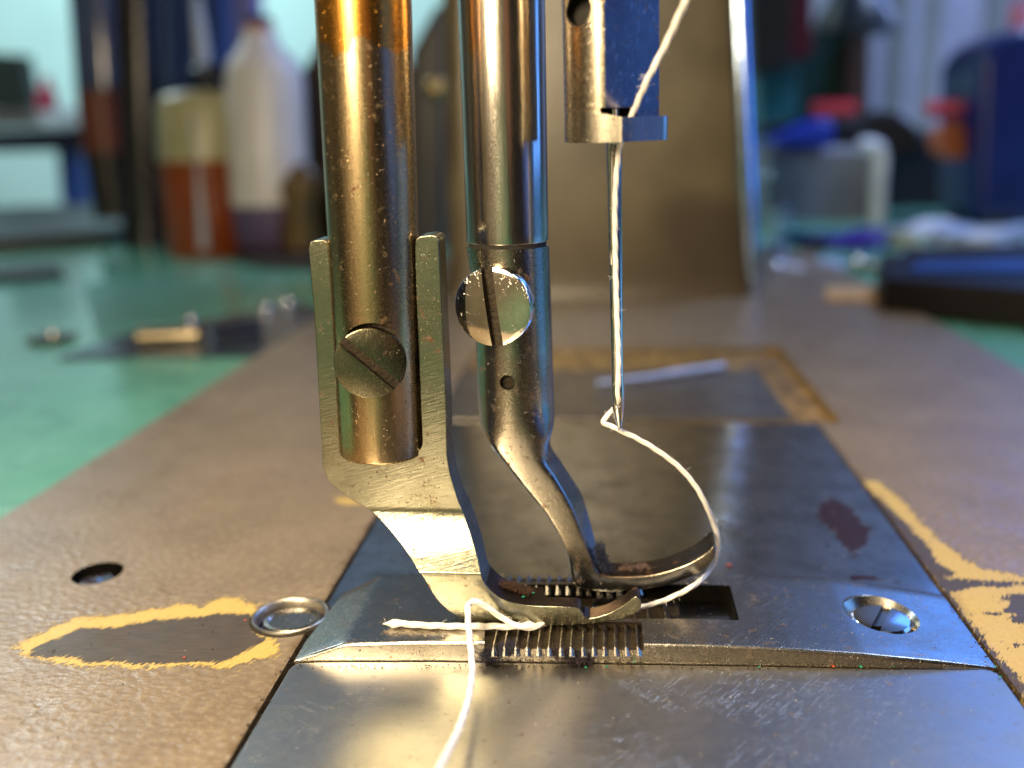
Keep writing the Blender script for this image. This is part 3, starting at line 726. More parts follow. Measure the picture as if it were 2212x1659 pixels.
# bar above the shank
T = P(1080, -120, Ym); Bt = P(1096.5, 521, Ym)
bar('needle_side_bar', [T+(Bt-T)*i/30 for i in range(31)], rm, M['steel_bar2'], walk, .012).name = 'inner_bar'
bm = bmesh.new(); lathe(bm, P(1096.8, 534, Ym), (Bt-T), [(-.06, rm*.955), (.05, rm*.955)], 48); obj('joint_ring', bm, M['dark'], walk)
screw(ws, 1073, 659, Ym-rm-.0, 85, .12, (-.20, .02), R(-83), .100, .07, M['screw_bright'], M['grime'], dome=.022)

# ------------------------------------------------------------------ needle bar with clamp and thread guide
Yn = G(1340, 1303, H).y+.02
nb = thing('needle_bar', 'end of the needle bar, bronze round side and flat side reflecting blue, with curved thread guide', 'needle bar', tuple(P(1315, 300, Yn)))
rn = .36
C0 = P(1317, -140, Yn); C1 = P(1322, 300, Yn)
def nbsec(c, flatdepth, n=56):
    """round bar with a flat ground on its front right; flat normal turned to the right"""
    out = []; fa = R(-49); nx, ny = math.cos(fa), math.sin(fa)
    for k in range(n):
        a = 2*math.pi*k/n; x, y = math.cos(a)*rn, math.sin(a)*rn
        d = x*nx+y*ny
        if d > flatdepth: x -= nx*(d-flatdepth); y -= ny*(d-flatdepth)
        out.append(Vector((c.x+x, c.y+y, c.z)))
    return out
bm = bmesh.new(); rings = []
for i in range(41):
    t = i/40; c = C0+(C1-C0)*t; rings.append(nbsec(c, rn*.65))
loft(bm, rings); nbo = obj('bar_end', bm, M['clamp'], nb, True, 22)
hc = P(1252, 18, Yn-rn*.85)
hb = bmesh.new(); lathe(hb, hc+Vector((-.12, -.25, 0)), (.35, 1, 0), [(0, .115), (.52, .115)], 40)
hb2 = bmesh.new(); lathe(hb2, hc+Vector((-.02, -.03, 0)), (.35, 1, 0), [(-.2, .16), (.03, .135), (.09, .1)], 40)
# needle pocket cut up into the lower end
nc = bmesh.new(); px_ = P(1326, 270, Yn-.16); add_box(nc, (px_.x-.10, px_.y-.4, P(1326, 320, Yn).z-.2), (px_.x+.17, px_.y+.22, P(1326, 232, Yn-.3).z))
cut(nbo, [obj('cutter', hb, M['dark']), obj('cutter', nc, M['dark'])])
_fn = Vector((math.cos(R(-49)), math.sin(R(-49)), 0)); nbo.data.materials.append(metal('dimmed_ground_flat', (.17, .16, .18), (.11, .10, .12), .2, .32, brush=(14, 14, .7), bscale=10, pat=3, spots=.1, bump=.1, scr=.9))  # flat coloured darker than the round side to dim its window reflection
for p_ in nbo.data.polygons:
    if p_.normal.dot(_fn) > .98: p_.material_index = len(nbo.data.materials)-1
# thread guide: a curved band round the lower end, its right half square and flat
gp = [(-.345, .02), (-.36, -.10), (-.32, -.22), (-.23, -.34), (-.09, -.41), (.055, -.435), (.085, -.43), (.25, -.335), (.375, -.255), (.41, -.19), (.405, -.05), (.36, .1)]
c = C1; tA = P(1330, 252, Yn-.38).z; tB = P(1330, 307, Yn-.38).z
g2 = catmull([Vector((x, y, 0)) for x, y in gp], 6); bm = bmesh.new(); rings = []
for i, p in enumerate(g2):
    a = g2[max(i-1, 0)]; b = g2[min(i+1, len(g2)-1)]; t = (b-a).normalized(); nn = Vector((t.y, -t.x, 0))
    u = i/(len(g2)-1); top = tA+(.035*max(0, 1-abs(u-.18)/.14) if u < .5 else 0); 
    top = lerp([(0, tA-.17), (.07, tA-.10), (.16, tA+.01), (.26, tA+.055), (.38, tA+.02), (.46, tA-.005), (1, tA)], u)
    bot = lerp([(0, tB+.015), (.2, tB+.0), (.5, tB), (1, tB+.01)], u)
    ring = []
    for dx, dz in ((0, .0), (.0, 1), (.09, 1), (.09, 0)):
        ring.append(Vector((c.x+p.x-nn.x*dx, c.y+p.y-nn.y*dx, bot+(top-bot)*dz)))
    rings.append(ring)
loft(bm, rings); obj('thread_guide', bm, M['clamp_bright'], nb, True, 30, bevel=.034, seg=5)
bm = bmesh.new(); lathe(bm, Vector((C1.x, C1.y, tB+.02)), (0, 0, 1), [(0, .33), (.05, .34)], 40)
gl = obj('clamp_floor', bm, M['clamp'], nb, True)
# needle
nd = thing('needle', 'long polished steel sewing needle with a grooved front and threaded eye', 'needle', tuple(P(1337, 930, Yn)))
NP = [(1326,225,17.5),(1326,312,17.5),(1326.5,345,17),(1327.5,400,15.5),(1328,460,15),(1330,560,14.5),(1332,700,13.5),(1333.5,800,13),(1335,848,13.6),(1335.5,880,12.8),(1336.5,900,9.6),(1337.5,915,6),(1338,924,3.6),(1338,930,1.5)]
cs = catmull([Vector((x, y, r)) for x, y, r in NP], 6); bm = bmesh.new(); rings = []
Ynd = Yn-.02
for p in cs:
    cc = P(p.x, p.y, Ynd); r = (P(p.x+p.z, p.y, Ynd)-cc).length; ring = []
    for k in range(36):
        a = 2*math.pi*k/36; rr = r
        da = abs((a-math.pi*1.5+.1)); 
        if 305 < p.y < 872 and da < .50: rr = r*(1-.42*math.cos(da/.50*math.pi/2))
        ring.append(cc+Vector((math.cos(a)*rr, math.sin(a)*rr, 0)))
    rings.append(ring)
loft(bm, rings); no = obj('needle_shaft', bm, M['needle'], nd, True, 40)
ec = P(1336, 864, Ynd); eb = bmesh.new()
lathe(eb, ec+Vector((0, -.3, 0)), (0, 1, 0), [(0, .026), (.6, .026)], 24)
for v in eb.verts: v.co.z = ec.z+(v.co.z-ec.z)*2.1
cut(no, [obj('cutter', eb, M['needle'])])

# ------------------------------------------------------------------ threads
def thread(name, pts, rad, label, n=14, pitch=.16, fuzz=45):
    pp = catmull(pts, n)
    # resample evenly
    out = [pp[0]]; step = .012
    for a, b in zip(pp, pp[1:]):
        L = (b-a).length; 
        while (b-out[-1]).length > step:
            d = (b-out[-1]).normalized()*step; out.append(out[-1]+d)
            if len(out) > 4000: break
    bm = bmesh.new(); sweep(bm, out, rad, 20, lobes=3, pitch=pitch, amp=.22)
    rnd = random.Random(len(out))
    for _ in range(fuzz):
        i = rnd.randrange(2, len(out)-2); d = Vector((rnd.uniform(-1, 1), rnd.uniform(-1, 1), rnd.uniform(-1, 1))).normalized()
        q = out[i]; sweep(bm, catmull([q+d*.015, q+d*.035+Vector((0, 0, .01)), q+d*.05+Vector((rnd.uniform(-.03, .03), 0, rnd.uniform(-.02, .02)))], 4), .0011, 4)
    return tag(obj(name, bm, M['thread'], None, True, 80), label, 'thread', 'white sewing threads')
YT = Yn-.30
pth = [P(1500, -40, YT-.5), P(1478, 8, YT-.45), P(1440, 92, YT-.3), P(1400, 170, YT-.18), P(1380, 215, YT-.05), P(1365, 250, Yn-.24), P(1350, 285, Yn-.2), P(1338, 322, Ynd-.085), P(1334, 350, Ynd-.075), P(1329.5, 420, Ynd-.07), P(1329, 500, Ynd-.065),
       P(1331, 600, Ynd-.06), P(1334, 700, Ynd-.055), P(1336.5, 770, Ynd-.055), P(1336, 820, Ynd-.05), P(1335, 850, Ynd-.035), P(1335, 866, Ynd+.0), P(1325, 884, Ynd+.07),
       P(1311, 899, Ynd+.10), P(1302, 912, Ynd+.09), P(1318, 919, Ynd+.08), P(1340, 930, Ynd+.08), P(1380, 949, Ynd+.1), P(1423, 975, Ynd+.13), P(1466, 1008, Ynd+.17), P(1501, 1048, Ynd+.2), P(1526, 1093, Ynd+.26), P(1543, 1135, Y1+.34),
       P(1550, 1170, Y1+.34), P(1545, 1208, Y1+.32), P(1528, 1238, Y1+.2), P(1500, 1264, Ynd-.03), P(1460, 1286, Ynd-.05), P(1420, 1302, Ynd-.07), P(1385, 1311, Ynd-.1), P(1340, 1318, Y0+.28), P(1280, 1320, Y0+.25)]
thread('upper_thread', pth, .0205, 'white twisted thread coming down the needle and looping round behind the walking foot', fuzz=90)
HP = H+.02
t2 = [G(1240, 1318, HP), G(1205, 1330, HP+.005), G(1178, 1345, HP+.01), G(1150, 1355, HP+.03), G(1118, 1352, HP+.06)]
Yt = Y0-.07
t2 += [P(1088, 1337, Yt), P(1062, 1318, Yt-.03), P(1040, 1304, Yt-.06), P(1023, 1299, Yt-.09), P(1012, 1306, Yt-.13), P(1010, 1326, Yt-.2), P(1013, 1362, Yt-.3), P(1017, 1404, Yt-.45), P(1020, 1445, Yt-.62), P(1016, 1487, Yt-.85), P(1006, 1530, Yt-1.1), P(990, 1576, Yt-1.4), P(968, 1622, Yt-1.75), P(945, 1668, Yt-2.1), P(925, 1710, Yt-2.4)]
thread('loose_thread', t2, .0245, 'white twisted thread looping out from under the outer foot towards the viewer')
t3 = [G(1200, 1328, HP), G(1160, 1343, HP+.01), G(1120, 1353, HP+.026), G(1060, 1353, HP+.026), G(990, 1353, HP+.026), G(920, 1351, HP+.026), G(880, 1348, HP+.026), G(850, 1346.5, HP+.026), G(838, 1347, HP+.026), G(827, 1348, HP+.024)]
thread('thread_end', t3, lambda u: .026 if u < .9 else (.026+.012*(u-.9)/.05 if u < .95 else max(.004, .032*(1-u)/.05)), 'short cut end of white thread lying on the needle plate with its tip frayed', fuzz=25)
# ------------------------------------------------------------------ lint and dust
def lint(pts, n, size, col, label, seed, ln=.12, rad=.0021, ballz=1):
    rnd = random.Random(seed); bm = bmesh.new()
    for _ in range(n):
        i = rnd.randrange(len(pts)-1); p = pts[i].lerp(pts[i+1], rnd.random())+Vector((rnd.gauss(0, size), rnd.gauss(0, size*.7), abs(rnd.gauss(0, size*.6))))
        q = [p]
        for _k in range(4): q.append(q[-1]+Vector((rnd.gauss(0, 1), rnd.gauss(0, 1), rnd.gauss(0, .7))).normalized()*ln/4)
        sweep(bm, catmull(q, 3), rad, 4)
    o = obj('lint', bm, plain('lint_%d' % seed, col, .9, scale=40, var=.6), None, True)
    return tag(o, label, 'lint', None, 'stuff')
lint([G(1040, 1421, .06), G(1075, 1417, .07), G(1100, 1398, .13), G(1094, 1412, .1)], 420, .022, (.018, .018, .035), 'dark blue fluff of lint on the front edge below the loose thread', 1)
lint([G(1200, 1412, .09), G(1235, 1418, .06), G(1270, 1426, .03)], 480, .02, (.022, .014, .02), 'dark clump of lint under the middle of the front ridges', 2)
lint([P(1292, 1180, Y1+.1), P(1298, 1205, Y1+.1), P(1306, 1228, Y1+.1), P(1312, 1236, Y1+.12)], 460, .016, (.010, .014, .035), 'dark blue fluff caught in the crook of the walking foot', 3)
lint([P(1340, 1235, Y1+.15), P(1375, 1228, Y1+.12), P(1400, 1225, Y1+.1)], 60, .02, (.16, .10, .08), 'thin pale fibres lying on the toe of the walking foot', 4, .1, .0012)
lint([P(1085, 1262, Y0+.2), P(1110, 1270, Y0+.2), P(1145, 1281, Y0+.2)], 260, .02, (.05, .022, .008), 'rusty brown fibres lying on the toe of the outer foot', 5, .08, .0014)
lint([G(1060+24*i+(11 if k else 0), 1355+40*k, .1) for i in range(14) for k in (0, 1)], 700, .012, (.03, .022, .014), 'brown lint packed between the front ridges', 6, .05)
lint([G(x, 1425, .01) for x in (1045, 1150, 1230, 1300, 1390)], 260, .01, (.02, .014, .008), 'thin line of brown dirt along the seam before the needle plate', 7, .05)
def flecks(name, pts, col, r0, label, seed):
    rnd = random.Random(seed); bm = bmesh.new()
    for p in pts:
        a0 = rnd.uniform(0, 6); q = [Vector((math.cos(a0+k*1.26)*r0*rnd.uniform(.6, 1.2), math.sin(a0+k*1.26)*r0*rnd.uniform(.5, 1), rnd.uniform(0, .004))) for k in range(5)]
        add_prism(bm, [p+v for v in q], [p+v+Vector((0, 0, .004)) for v in q])
    tag(obj(name, bm, plain(name+'_col', col, .4, var=.3, scale=30), None, False), label, 'flecks', None, 'stuff')
flecks('green_flecks', [G(745, 1420, .06), G(760, 1428, .02), G(983, 1444, .012), G(1152, 1281, H+.25), G(1130, 1290, H+.22), G(1266, 1442, .01), G(1370, 1430, .03), G(1860, 1441, .01), G(1930, 1440, .01), G(2160, 1462, .01), G(2150, 1440, .02), G(1310, 1440, .01), G(1640, 1441, .01)], (.01, .30, .18), .012, 'tiny green glitter flecks scattered along the seam of the needle plate', 1)
flecks('red_flecks', [G(844, 1421, .06), G(530, 1340, .01), G(398, 1421, .01), G(1800, 1440, .01), G(1210, 1300, .06)], (.40, .07, .03), .014, 'tiny red flecks scattered on the bed and plates', 2)
flecks('red_chip', [G(1575, 1220, .01)], (.5, .12, .1), .035, 'small red chip lying on the rear plate right of the walking foot toe', 5)
rnd = random.Random(3)
flecks('pale_dust', [G(rnd.uniform(620, 2150), rnd.uniform(1445, 1650), .004) for _ in range(50)]+[G(rnd.uniform(900, 1900), rnd.uniform(940, 1230), .004) for _ in range(60)]+[G(rnd.uniform(1650, 2050), rnd.uniform(1290, 1390), H*.7) for _ in range(14)]+[G(400, 1407, .01), G(724, 1371, .10)], (.55, .5, .42), .0034, 'scattered specks of pale dust on the steel plates', 3)
flecks('dark_dust', [G(rnd.uniform(640, 2150), rnd.uniform(1436, 1446), .006) for _ in range(160)]+[G(rnd.uniform(20, 600), rnd.uniform(1180, 1640), .006) for _ in range(22)]+[Vector((xR+rnd.uniform(-.03, .06), rnd.uniform(-3, 3), .006)) for _ in range(150)]+[Vector((xL+rnd.uniform(-.07, .02), rnd.uniform(-4, 2), .006)) for _ in range(150)], (.035, .022, .012), .008, 'dark crumbs of dirt along the seams of the plates and bed', 4)
# ------------------------------------------------------------------ background things on the table
def bottle(name, px, py, w, prof, mat, label, Y=None, cat='bottle', parts=(), grp=None):
    """prof: list of (picture y, half width px) from the foot upwards, seen at depth Y"""
    if Y is None: Y = G(px, py, -.12).y
    t = thing(name, label, cat, tuple(P(px, py, Y)), grp)
    def piece(nm, pr, m, tilt=0):
        bm = bmesh.new(); rings = []
        for (y, hw, *cx) in pr:
            c = P(cx[0] if cx else px, y, Y); r = (P(px+hw, y, Y)-P(px, y, Y)).length
            rings.append([c+Vector((math.cos(2*math.pi*k/32)*r, math.sin(2*math.pi*k/32)*r, 0)) for k in range(32)])
        loft(bm, rings); return obj(nm, bm, m, t, True, 50)
    piece(parts[0][0] if not prof else 'bottle_body', prof, mat) if prof else None
    for nm, pr, m in parts: piece(nm, pr, m)
    return t
def pmat(name, col, rough=.4, **k): return plain(name, col, rough, scale=.6, **k)
oil = pmat('amber_oil', (.24, .05, .012), .22, var=.15); clearp = pmat('cloudy_plastic', (.38, .36, .22), .3, var=.1)
bottle('oil_bottle', 452, 545, 0, [], None, 'small clear oil bottle half full of amber oil with a black spout cap',
       parts=[('oil', [(548, 88, 462), (542, 93, 462), (346, 98, 450)], oil), ('bottle_body', [(346, 99, 450), (225, 96, 442), (206, 88, 441), (198, 60, 441)], clearp),
              ('cap', [(204, 34), (150, 44), (140, 34)], pmat('black_cap', (.01, .012, .03), .25)), ('spout', [(140, 16, 440), (60, 13, 432), (-10, 9, 424)], pmat('spout_plastic', (.42, .5, .68), .4))])
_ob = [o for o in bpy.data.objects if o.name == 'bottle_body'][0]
for nm, a_, b_, w0, z0_ in (('reflection_strip', (402, 245), (436, 540), 15, 0), ('reflection_strip', (505, 235), (520, 400), 14, 0)):  # window reflections on the bottle, built as pale strips
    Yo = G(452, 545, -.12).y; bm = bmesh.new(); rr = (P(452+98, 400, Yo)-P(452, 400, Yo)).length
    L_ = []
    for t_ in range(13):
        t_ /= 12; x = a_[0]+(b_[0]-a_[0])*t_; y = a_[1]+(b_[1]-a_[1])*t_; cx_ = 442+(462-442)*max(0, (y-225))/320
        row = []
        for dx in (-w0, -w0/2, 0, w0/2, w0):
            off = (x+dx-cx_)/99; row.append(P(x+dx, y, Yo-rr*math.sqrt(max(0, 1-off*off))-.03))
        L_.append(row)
    loft(bm, [[*q_, *[v+Vector((0, .025, 0)) for v in q_[::-1]]] for q_ in L_]); obj(nm, bm, pmat('reflection_white', (.45, .48, .60), .4), _ob)
bottle('white_bottle', 575, 440, 0, [(440, 82, 585), (170, 82, 572), (130, 70, 568), (100, 42, 562), (70, 34, 562)], pmat('milky_plastic', (.62, .60, .62), .35, var=.08),
       'tall milky white plastic bottle behind the oil bottle', Y=28,
       parts=[('dark_base', [(530, 70, 590), (520, 76, 590), (441, 81, 585)], pmat('violet_label', (.10, .07, .16), .4)), ('neck', [(76, 33, 562), (55, 30, 560)], pmat('pink_neck', (.6, .3, .3), .4)), ('cap', [(58, 28, 562), (36, 26, 560)], pmat('navy_cap', (.01, .02, .06), .3))])
bottle('black_post', 320, 530, 0, [(540, 52, 322), (-60, 50, 300)], pmat('black_iron', (.012, .013, .02), .25), 'tall black round iron post left of the oil bottle', cat='post')
bottle('spray_can', 228, 470, 0, [], None, 'tall dark can with a brown band and pale glass top at the far left', cat='can', Y=34,
       parts=[('can_base', [(470, 40, 250), (330, 45, 232)], pmat('black_can', (.01, .008, .01), .35)), ('band', [(330, 46, 232), (195, 48, 218)], pmat('brown_band', (.16, .035, .02), .4)), ('glass', [(195, 60, 232), (-60, 62, 215)], pmat('blue_grey_glass', (.06, .09, .22), .12))])
def slab(name, pts, Y, depth, mat, label, cat, round_=.0, group=None, bev=.1):
    """an upright block whose front outline is given in picture points at depth Y"""
    bm = bmesh.new(); f = [P(x, y, Y) for x, y in pts]
    add_prism(bm, f, [p+Vector((0, depth, 0)) for p in f])
    return tag(obj(name, bm, mat, None, True, 30, bevel=bev), label, cat, group)
slab('blue_cabinet', [(335, 215), (478, 215), (474, -60), (322, -60)], 48, 2, pmat('dark_blue_paint', (.02, .06, .22), .4), 'dark blue cabinet behind the oil bottle', 'cabinet')
slab('lavender_box', [(474, 120), (545, 150), (548, -60), (470, -60)], 60, 2, pmat('lavender_card', (.5, .36, .72), .5), 'pale lavender box behind the white bottle', 'box')
slab('brown_hood', [(600, 400), (640, 170), (700, 60), (760, 60), (880, 150), (950, 40), (962, 545), (600, 545)], 33, 4, pmat('dark_brown_iron', (.045, .02, .012), .4), 'dark brown iron hood between the white bottle and the machine column', 'machine part', bev=.3)
slab('wall_machine', [(880, 545), (960, 545), (962, 0), (935, 15), (885, 110)], 30, 3, pmat('black_casting', (.008, .01, .016), .35), 'black casting beside the machine column', 'machine part', bev=.3)
bottle('brass_ball', 925, 210, 0, [(212, 14, 945), (200, 24, 945), (180, 24, 944), (168, 14, 944)], pmat('brass', (.55, .36, .14), .3, metallic=1.), 'small brass knob on the black casting', cat='knob', Y=29)
bottle('brown_flask', 650, 530, 0, [(535, 42, 648), (440, 32, 646), (400, 44, 650), (370, 30, 655), (352, 15, 656)], pmat('brown_glass', (.09, .055, .01), .25), 'squat brown flask between the oil bottle and the presser bar', cat='flask', Y=27)
# back left bench, monitor and jars
slab('bench', [(-80, 330), (196, 325), (190, 275), (-80, 285)], 85, 14, pmat('navy_bench', (.008, .02, .09), .4), 'dark navy work bench far behind on the left', 'bench')
slab('blue_post', [(135, 470), (168, 470), (160, 325), (122, 325)], 86, 3, pmat('blue_leg', (.01, .07, .35), .4), 'bright blue post under the far bench', 'post')
slab('white_papers', [(-80, 276), (185, 273), (175, 232), (60, 228), (-80, 240)], 84, 6, pmat('paper', (.62, .65, .72), .8), 'pile of white papers on the far bench', 'papers')
slab('far_monitor', [(-60, 232), (66, 232), (44, 118), (-60, 112)], 83, 2, pmat('black_monitor', (.02, .03, .03), .4), 'dark monitor standing on the far bench', 'monitor')
bottle('red_jar', 100, 240, 0, [(240, 18, 103), (205, 18, 102), (180, 8, 100), (165, 7, 100)], pmat('crimson', (.5, .03, .08), .4), 'small crimson jar on the far bench', cat='jar', Y=82)
# flat black things lying on the table
def tslab(name, pts, z0, z1, mat, label, cat, bev=.04, group=None):
    bm = bmesh.new(); f = [G(x, y, z0) for x, y in pts]; add_prism(bm, f, [Vector((p.x, p.y, z1)) for p in f])
    return tag(obj(name, bm, mat, None, True, 30, bevel=bev), label, cat, group)
TZ = -.118
blk = pmat('black_rubber', (.012, .011, .012), .4)
tslab('black_tray', [(-60, 550), (230, 528), (330, 505), (420, 470), (300, 455), (-60, 470)], TZ, .5, blk, 'low black tray on the green table at the far left', 'tray')
tslab('black_pliers', [(-60, 612), (60, 608), (140, 600), (130, 585), (-60, 588)], TZ, .15, blk, 'flat black tool lying at the left edge of the green table', 'tool')
tslab('dark_ring', [(500, 560), (560, 580), (690, 585), (720, 565), (690, 540), (560, 543)], TZ, .12, pmat('dark_brown_leather', (.03, .018, .012), .5), 'dark flat leather piece behind the outer foot', 'leather scrap')
tslab('green_card', [(215, 742), (500, 700), (470, 600), (180, 612)], TZ, TZ+.01, pmat('pale_green_card', (.07, .25, .17), .4), 'green cutting card lying on the table', 'card', bev=0)
# polished gauge plate with parts and washer
gz = .06
tslab('gauge_plate', [(122, 778), (560, 772), (735, 690), (650, 655), (420, 700), (250, 730)], TZ, -.06, pmat('dark_gauge_steel', (.10, .12, .14), .25, metallic=.8), 'dark steel hemming attachment plate lying on the green table', 'attachment')
bm = bmesh.new(); sweep(bm, [G(300, 728, .12), G(430, 722, .12)], .22, 20); tag(obj('brass_roller', bm, pmat('pale_brass', (.6, .5, .34), .25, metallic=1.), None), 'pale brass roller lying on the dark attachment plate', 'roller')
bm = bmesh.new(); sweep(bm, [G(455, 722, .1), G(560, 708, .1)], .24, 20); tag(obj('chrome_roller', bm, M['chrome'], None), 'short chrome roller lying on the dark attachment plate', 'roller')
for i, (x, y, r, m, l) in enumerate(((412, 700, .13, 'chrome', 'chrome ball nut on the dark plate, nearest the rollers'), (575, 672, .14, 'chrome', 'left chrome nut at the far end of the dark plate'), (622, 660, .14, 'chrome', 'right chrome nut at the far end of the dark plate'))):
    bm = bmesh.new(); lathe(bm, G(x, y, -.05), (0, 0, 1), [(0, r), (.12, r), (.2, r*.8), (.26, r*.3)], 20); tag(obj('nut', bm, M[m]), l, 'nut', 'chrome nuts on the attachment plate')
wc = G(112, 735, TZ); bm = bmesh.new(); lathe(bm, wc, (0, 0, 1), [(0, .52), (.06, .55), (.14, .48), (.14, .25), (.05, .22)], 40)
tag(obj('washer', bm, pmat('aged_steel', (.4, .35, .3), .25, metallic=1.)), 'large round steel washer lying on the green table', 'washer')
# ---- right hand side
slab('navy_bottle', [(2108, 480), (2260, 490), (2260, 55), (2200, 60), (2150, 85), (2118, 130)], 34, 5, pmat('navy_plastic', (.006, .018, .13), .3), 'big navy blue bottle at the right edge of the view', 'bottle', bev=.5)
bottle('pink_cap', 2200, 60, 0, [(62, 26, 2205), (20, 24, 2205), (5, 18, 2205)], pmat('pink_plastic', (.6, .22, .35), .4), 'pink cap on the navy bottle', cat='cap', Y=36)
slab('storage_box', [(1655, 500), (1885, 500), (1892, 312), (1655, 322)], 38, 5, pmat('grey_metal_box', (.20, .21, .25), .4), 'grey metal box with a bright white rounded edge', 'box', bev=.5)
bm = bmesh.new(); sweep(bm, catmull([P(1858, 316, 37.6), P(1888, 316, 37.6), P(1900, 335, 37.6), P(1898, 400, 37.6), P(1893, 500, 37.6)], 8), .36, 14)
tag(obj('white_tube', bm, pmat('white_enamel', (.72, .78, .9), .3)), 'white bent tube frame along the edge of the grey box', 'tube')
slab('blue_folder', [(1668, 315), (1800, 318), (1805, 262), (1770, 255), (1690, 290)], 37, 4, pmat('royal_blue', (.01, .04, .45), .4), 'royal blue cloth bundle on the grey box', 'cloth', bev=.3)
slab('black_bag', [(1800, 330), (1990, 340), (1990, 280), (1940, 240), (1900, 235), (1860, 262), (1660, 262), (1655, 290), (1740, 270)], 39, 5, pmat('black_cloth', (.006, .008, .012), .7), 'black cloth bag slumped on top of the grey box', 'bag', bev=.3)
slab('dark_cabinet', [(1890, 520), (2130, 520), (2130, 300), (2020, 280), (1960, 300), (1900, 340)], 44, 6, pmat('black_cabinet', (.004, .004, .006), .5), 'black cabinet between the grey box and the navy bottle', 'cabinet', bev=.3)
for (a, b, y, c, l) in ((1755, 1850, 238, (.55, .02, .06), 'red tube lying on the blue and black cloth'), (2000, 2080, 236, (.5, .03, .08), 'red tube lying beside the orange spool')):
    bm = bmesh.new(); sweep(bm, [P(a, y, 36.5), P(b, y-4, 36)], .34, 18); tag(obj('red_tube', bm, pmat('red_plastic_%d' % a, c, .35)), l, 'tube')
    bm = bmesh.new()
bm = bmesh.new(); e = P(2060, 302, 35.5); lathe(bm, e, (.45, -1, .25), [(-.5, .95), (0, 1.05), (.08, .95), (.1, .2)], 32)
for v in bm.verts: v.co.z = e.z+(v.co.z-e.z)*.8
tag(obj('orange_spool', bm, pmat('orange_wood', (.48, .14, .05), .5)), 'round orange spool end standing beside the navy bottle', 'spool')
slab('teal_box', [(1640, 300), (1722, 300), (1722, 130), (1640, 130)], 52, 4, pmat('teal_paint', (.03, .22, .26), .5), 'teal box behind the bright column edge', 'box')
slab('dark_green_roll', [(1724, 300), (1856, 300), (1856, 60), (1724, 60)], 55, 4, pmat('deep_green', (.01, .07, .06), .5), 'dark green fabric roll hanging behind', 'fabric')
slab('brown_post', [(1828, 300), (1878, 300), (1880, 60), (1836, 60)], 53, 3, pmat('brown_wood', (.09, .045, .03), .5), 'dark brown wooden post left of the curtain', 'post')
slab('hanging_case', [(1628, 160), (1706, 150), (1712, -60), (1620, -60)], 50, 4, pmat('umber', (.035, .025, .018), .6), 'dark case hanging beside the column top', 'case')
slab('maroon_cloth', [(1706, 130), (1756, 120), (1756, -60), (1708, -60)], 51, 4, pmat('maroon', (.16, .01, .02), .7), 'maroon cloth hanging beside the dark case', 'cloth')
lampb = bottle('desk_lamp', 1840, 70, 0, [(72, 92, 1850), (40, 88, 1850), (0, 60, 1850), (-60, 30, 1845)], pmat('dark_lamp_shade', (.02, .03, .045), .35), 'dark bell shaped lamp shade hanging at the top right', cat='lamp', Y=46)
# clutter of small things on the table at the right
rnd = random.Random(11)
cols = [((.02, .10, .5), 'blue plastic lid'), ((.3, .36, .5), 'pale grey bobbin'), ((.45, .5, .42), 'pale green chalk piece'), ((.03, .02, .22), 'violet thread reel'), ((.5, .52, .6), 'white bobbin case'), ((.01, .015, .03), 'black bobbin')]
spots = [(1672, 560, .5, .5, 1), (1720, 585, .6, .15, 4), (1670, 505, .35, .9, 2), (1700, 480, .3, .8, 1), (1765, 520, 1.6, .3, 0), (1850, 535, 1.1, .45, 3), (1900, 512, 1.0, .25, 1), (1795, 575, .5, .15, 1), (1885, 580, .8, .14, 4),
         (1960, 530, .8, .5, 2), (2010, 520, .9, .6, 4), (2065, 525, .9, .55, 1), (2125, 530, .8, .5, 4), (2180, 520, .8, .45, 1), (1930, 560, .5, .2, 5), (2080, 565, 1.4, .12, 1), (1780, 545, .25, .35, 5), (2170, 500, .9, .8, 5), (1985, 560, .6, .2, 0), (1745, 545, .4, .3, 5)]
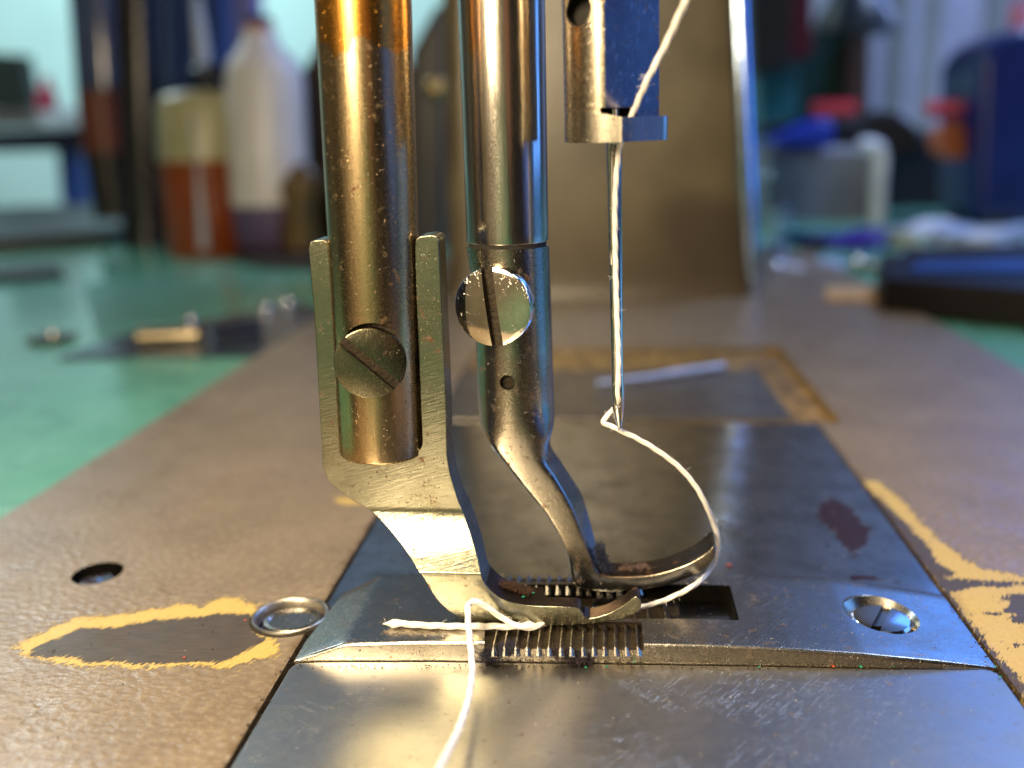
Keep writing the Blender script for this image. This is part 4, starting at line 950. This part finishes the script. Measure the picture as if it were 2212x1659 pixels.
where = ['next to the column edge', 'by the column foot', 'standing beside the grey box', 'leaning on the grey box', 'before the grey box', 'right of the broad blue lid', 'under the white tube', 'in front of the blue lid', 'left of the black case top', 'beside the pale heap', 'in the middle of the pale heap', 'behind the black case', 'before the navy bottle', 'at the right picture edge', 'lying before the chalk', 'flat on top behind the black case', 'leaning on the broad blue lid', 'under the navy bottle', 'touching the chalk', 'between column and blue lid']
for i, (x, y, r, h, ci) in enumerate(spots):
    c = G(x, y, TZ); bm = bmesh.new(); ang = rnd.uniform(-.3, .3)
    lathe(bm, c, (ang, rnd.uniform(-.2, .2), 1), [(0, r*.95), (h*.1, r), (h*.25, r*.8), (h*.75, r*.8), (h*.9, r), (h, r*.96), (h+.02, r*.3)], 20)
    col, nm = cols[ci]
    tag(obj('workshop_oddment', bm, pmat('oddment_%d' % ci, col, .3)), '%s %s' % (nm, where[i]), 'oddment', 'small sewing oddments on the table')
for x, y, Y_, l in ((1676, 578, None, 'tiny chrome ball added as a glint near the column foot'), (1853, 566, None, 'tiny chrome ball added as a glint before the broad blue lid'), (1658, 378, 37, 'round chrome ball added as a glint at the left side of the grey box'), (1990, 560, None, 'tiny chrome ball added as a glint by the pale heap')):  # chrome balls added to make bright blurred highlights
    c = P(x, y, Y_) if Y_ else G(x, y, .1); bm = bmesh.new(); bmesh.ops.create_uvsphere(bm, u_segments=16, v_segments=10, radius=.2)
    for v in bm.verts: v.co += c
    tag(obj('glint', bm, M['chrome']), l, 'glint', 'added chrome glints')
c_ = tslab('black_case', [(1905, 680), (2300, 720), (2300, 585), (1960, 600), (1890, 640)], TZ, .75, pmat('black_case_paint', (.006, .005, .006), .5, spec=.15), 'flat black case lying on the table at the right', 'case', bev=.1)
tslab('blue_sheet', [(1960, 588), (2300, 592), (2300, 565), (1990, 570)], 0.77, .84, pmat('blue_sheet', (.008, .05, .22), .6, spec=.2), 'blue sheet on top of the black case', 'sheet')
tslab('wooden_ruler', [(1782, 648), (1892, 650), (1892, 626), (1782, 626)], .003, .1, pmat('tan_wood', (.55, .34, .14), .5), 'tan wooden block on the bed right of the column', 'block')
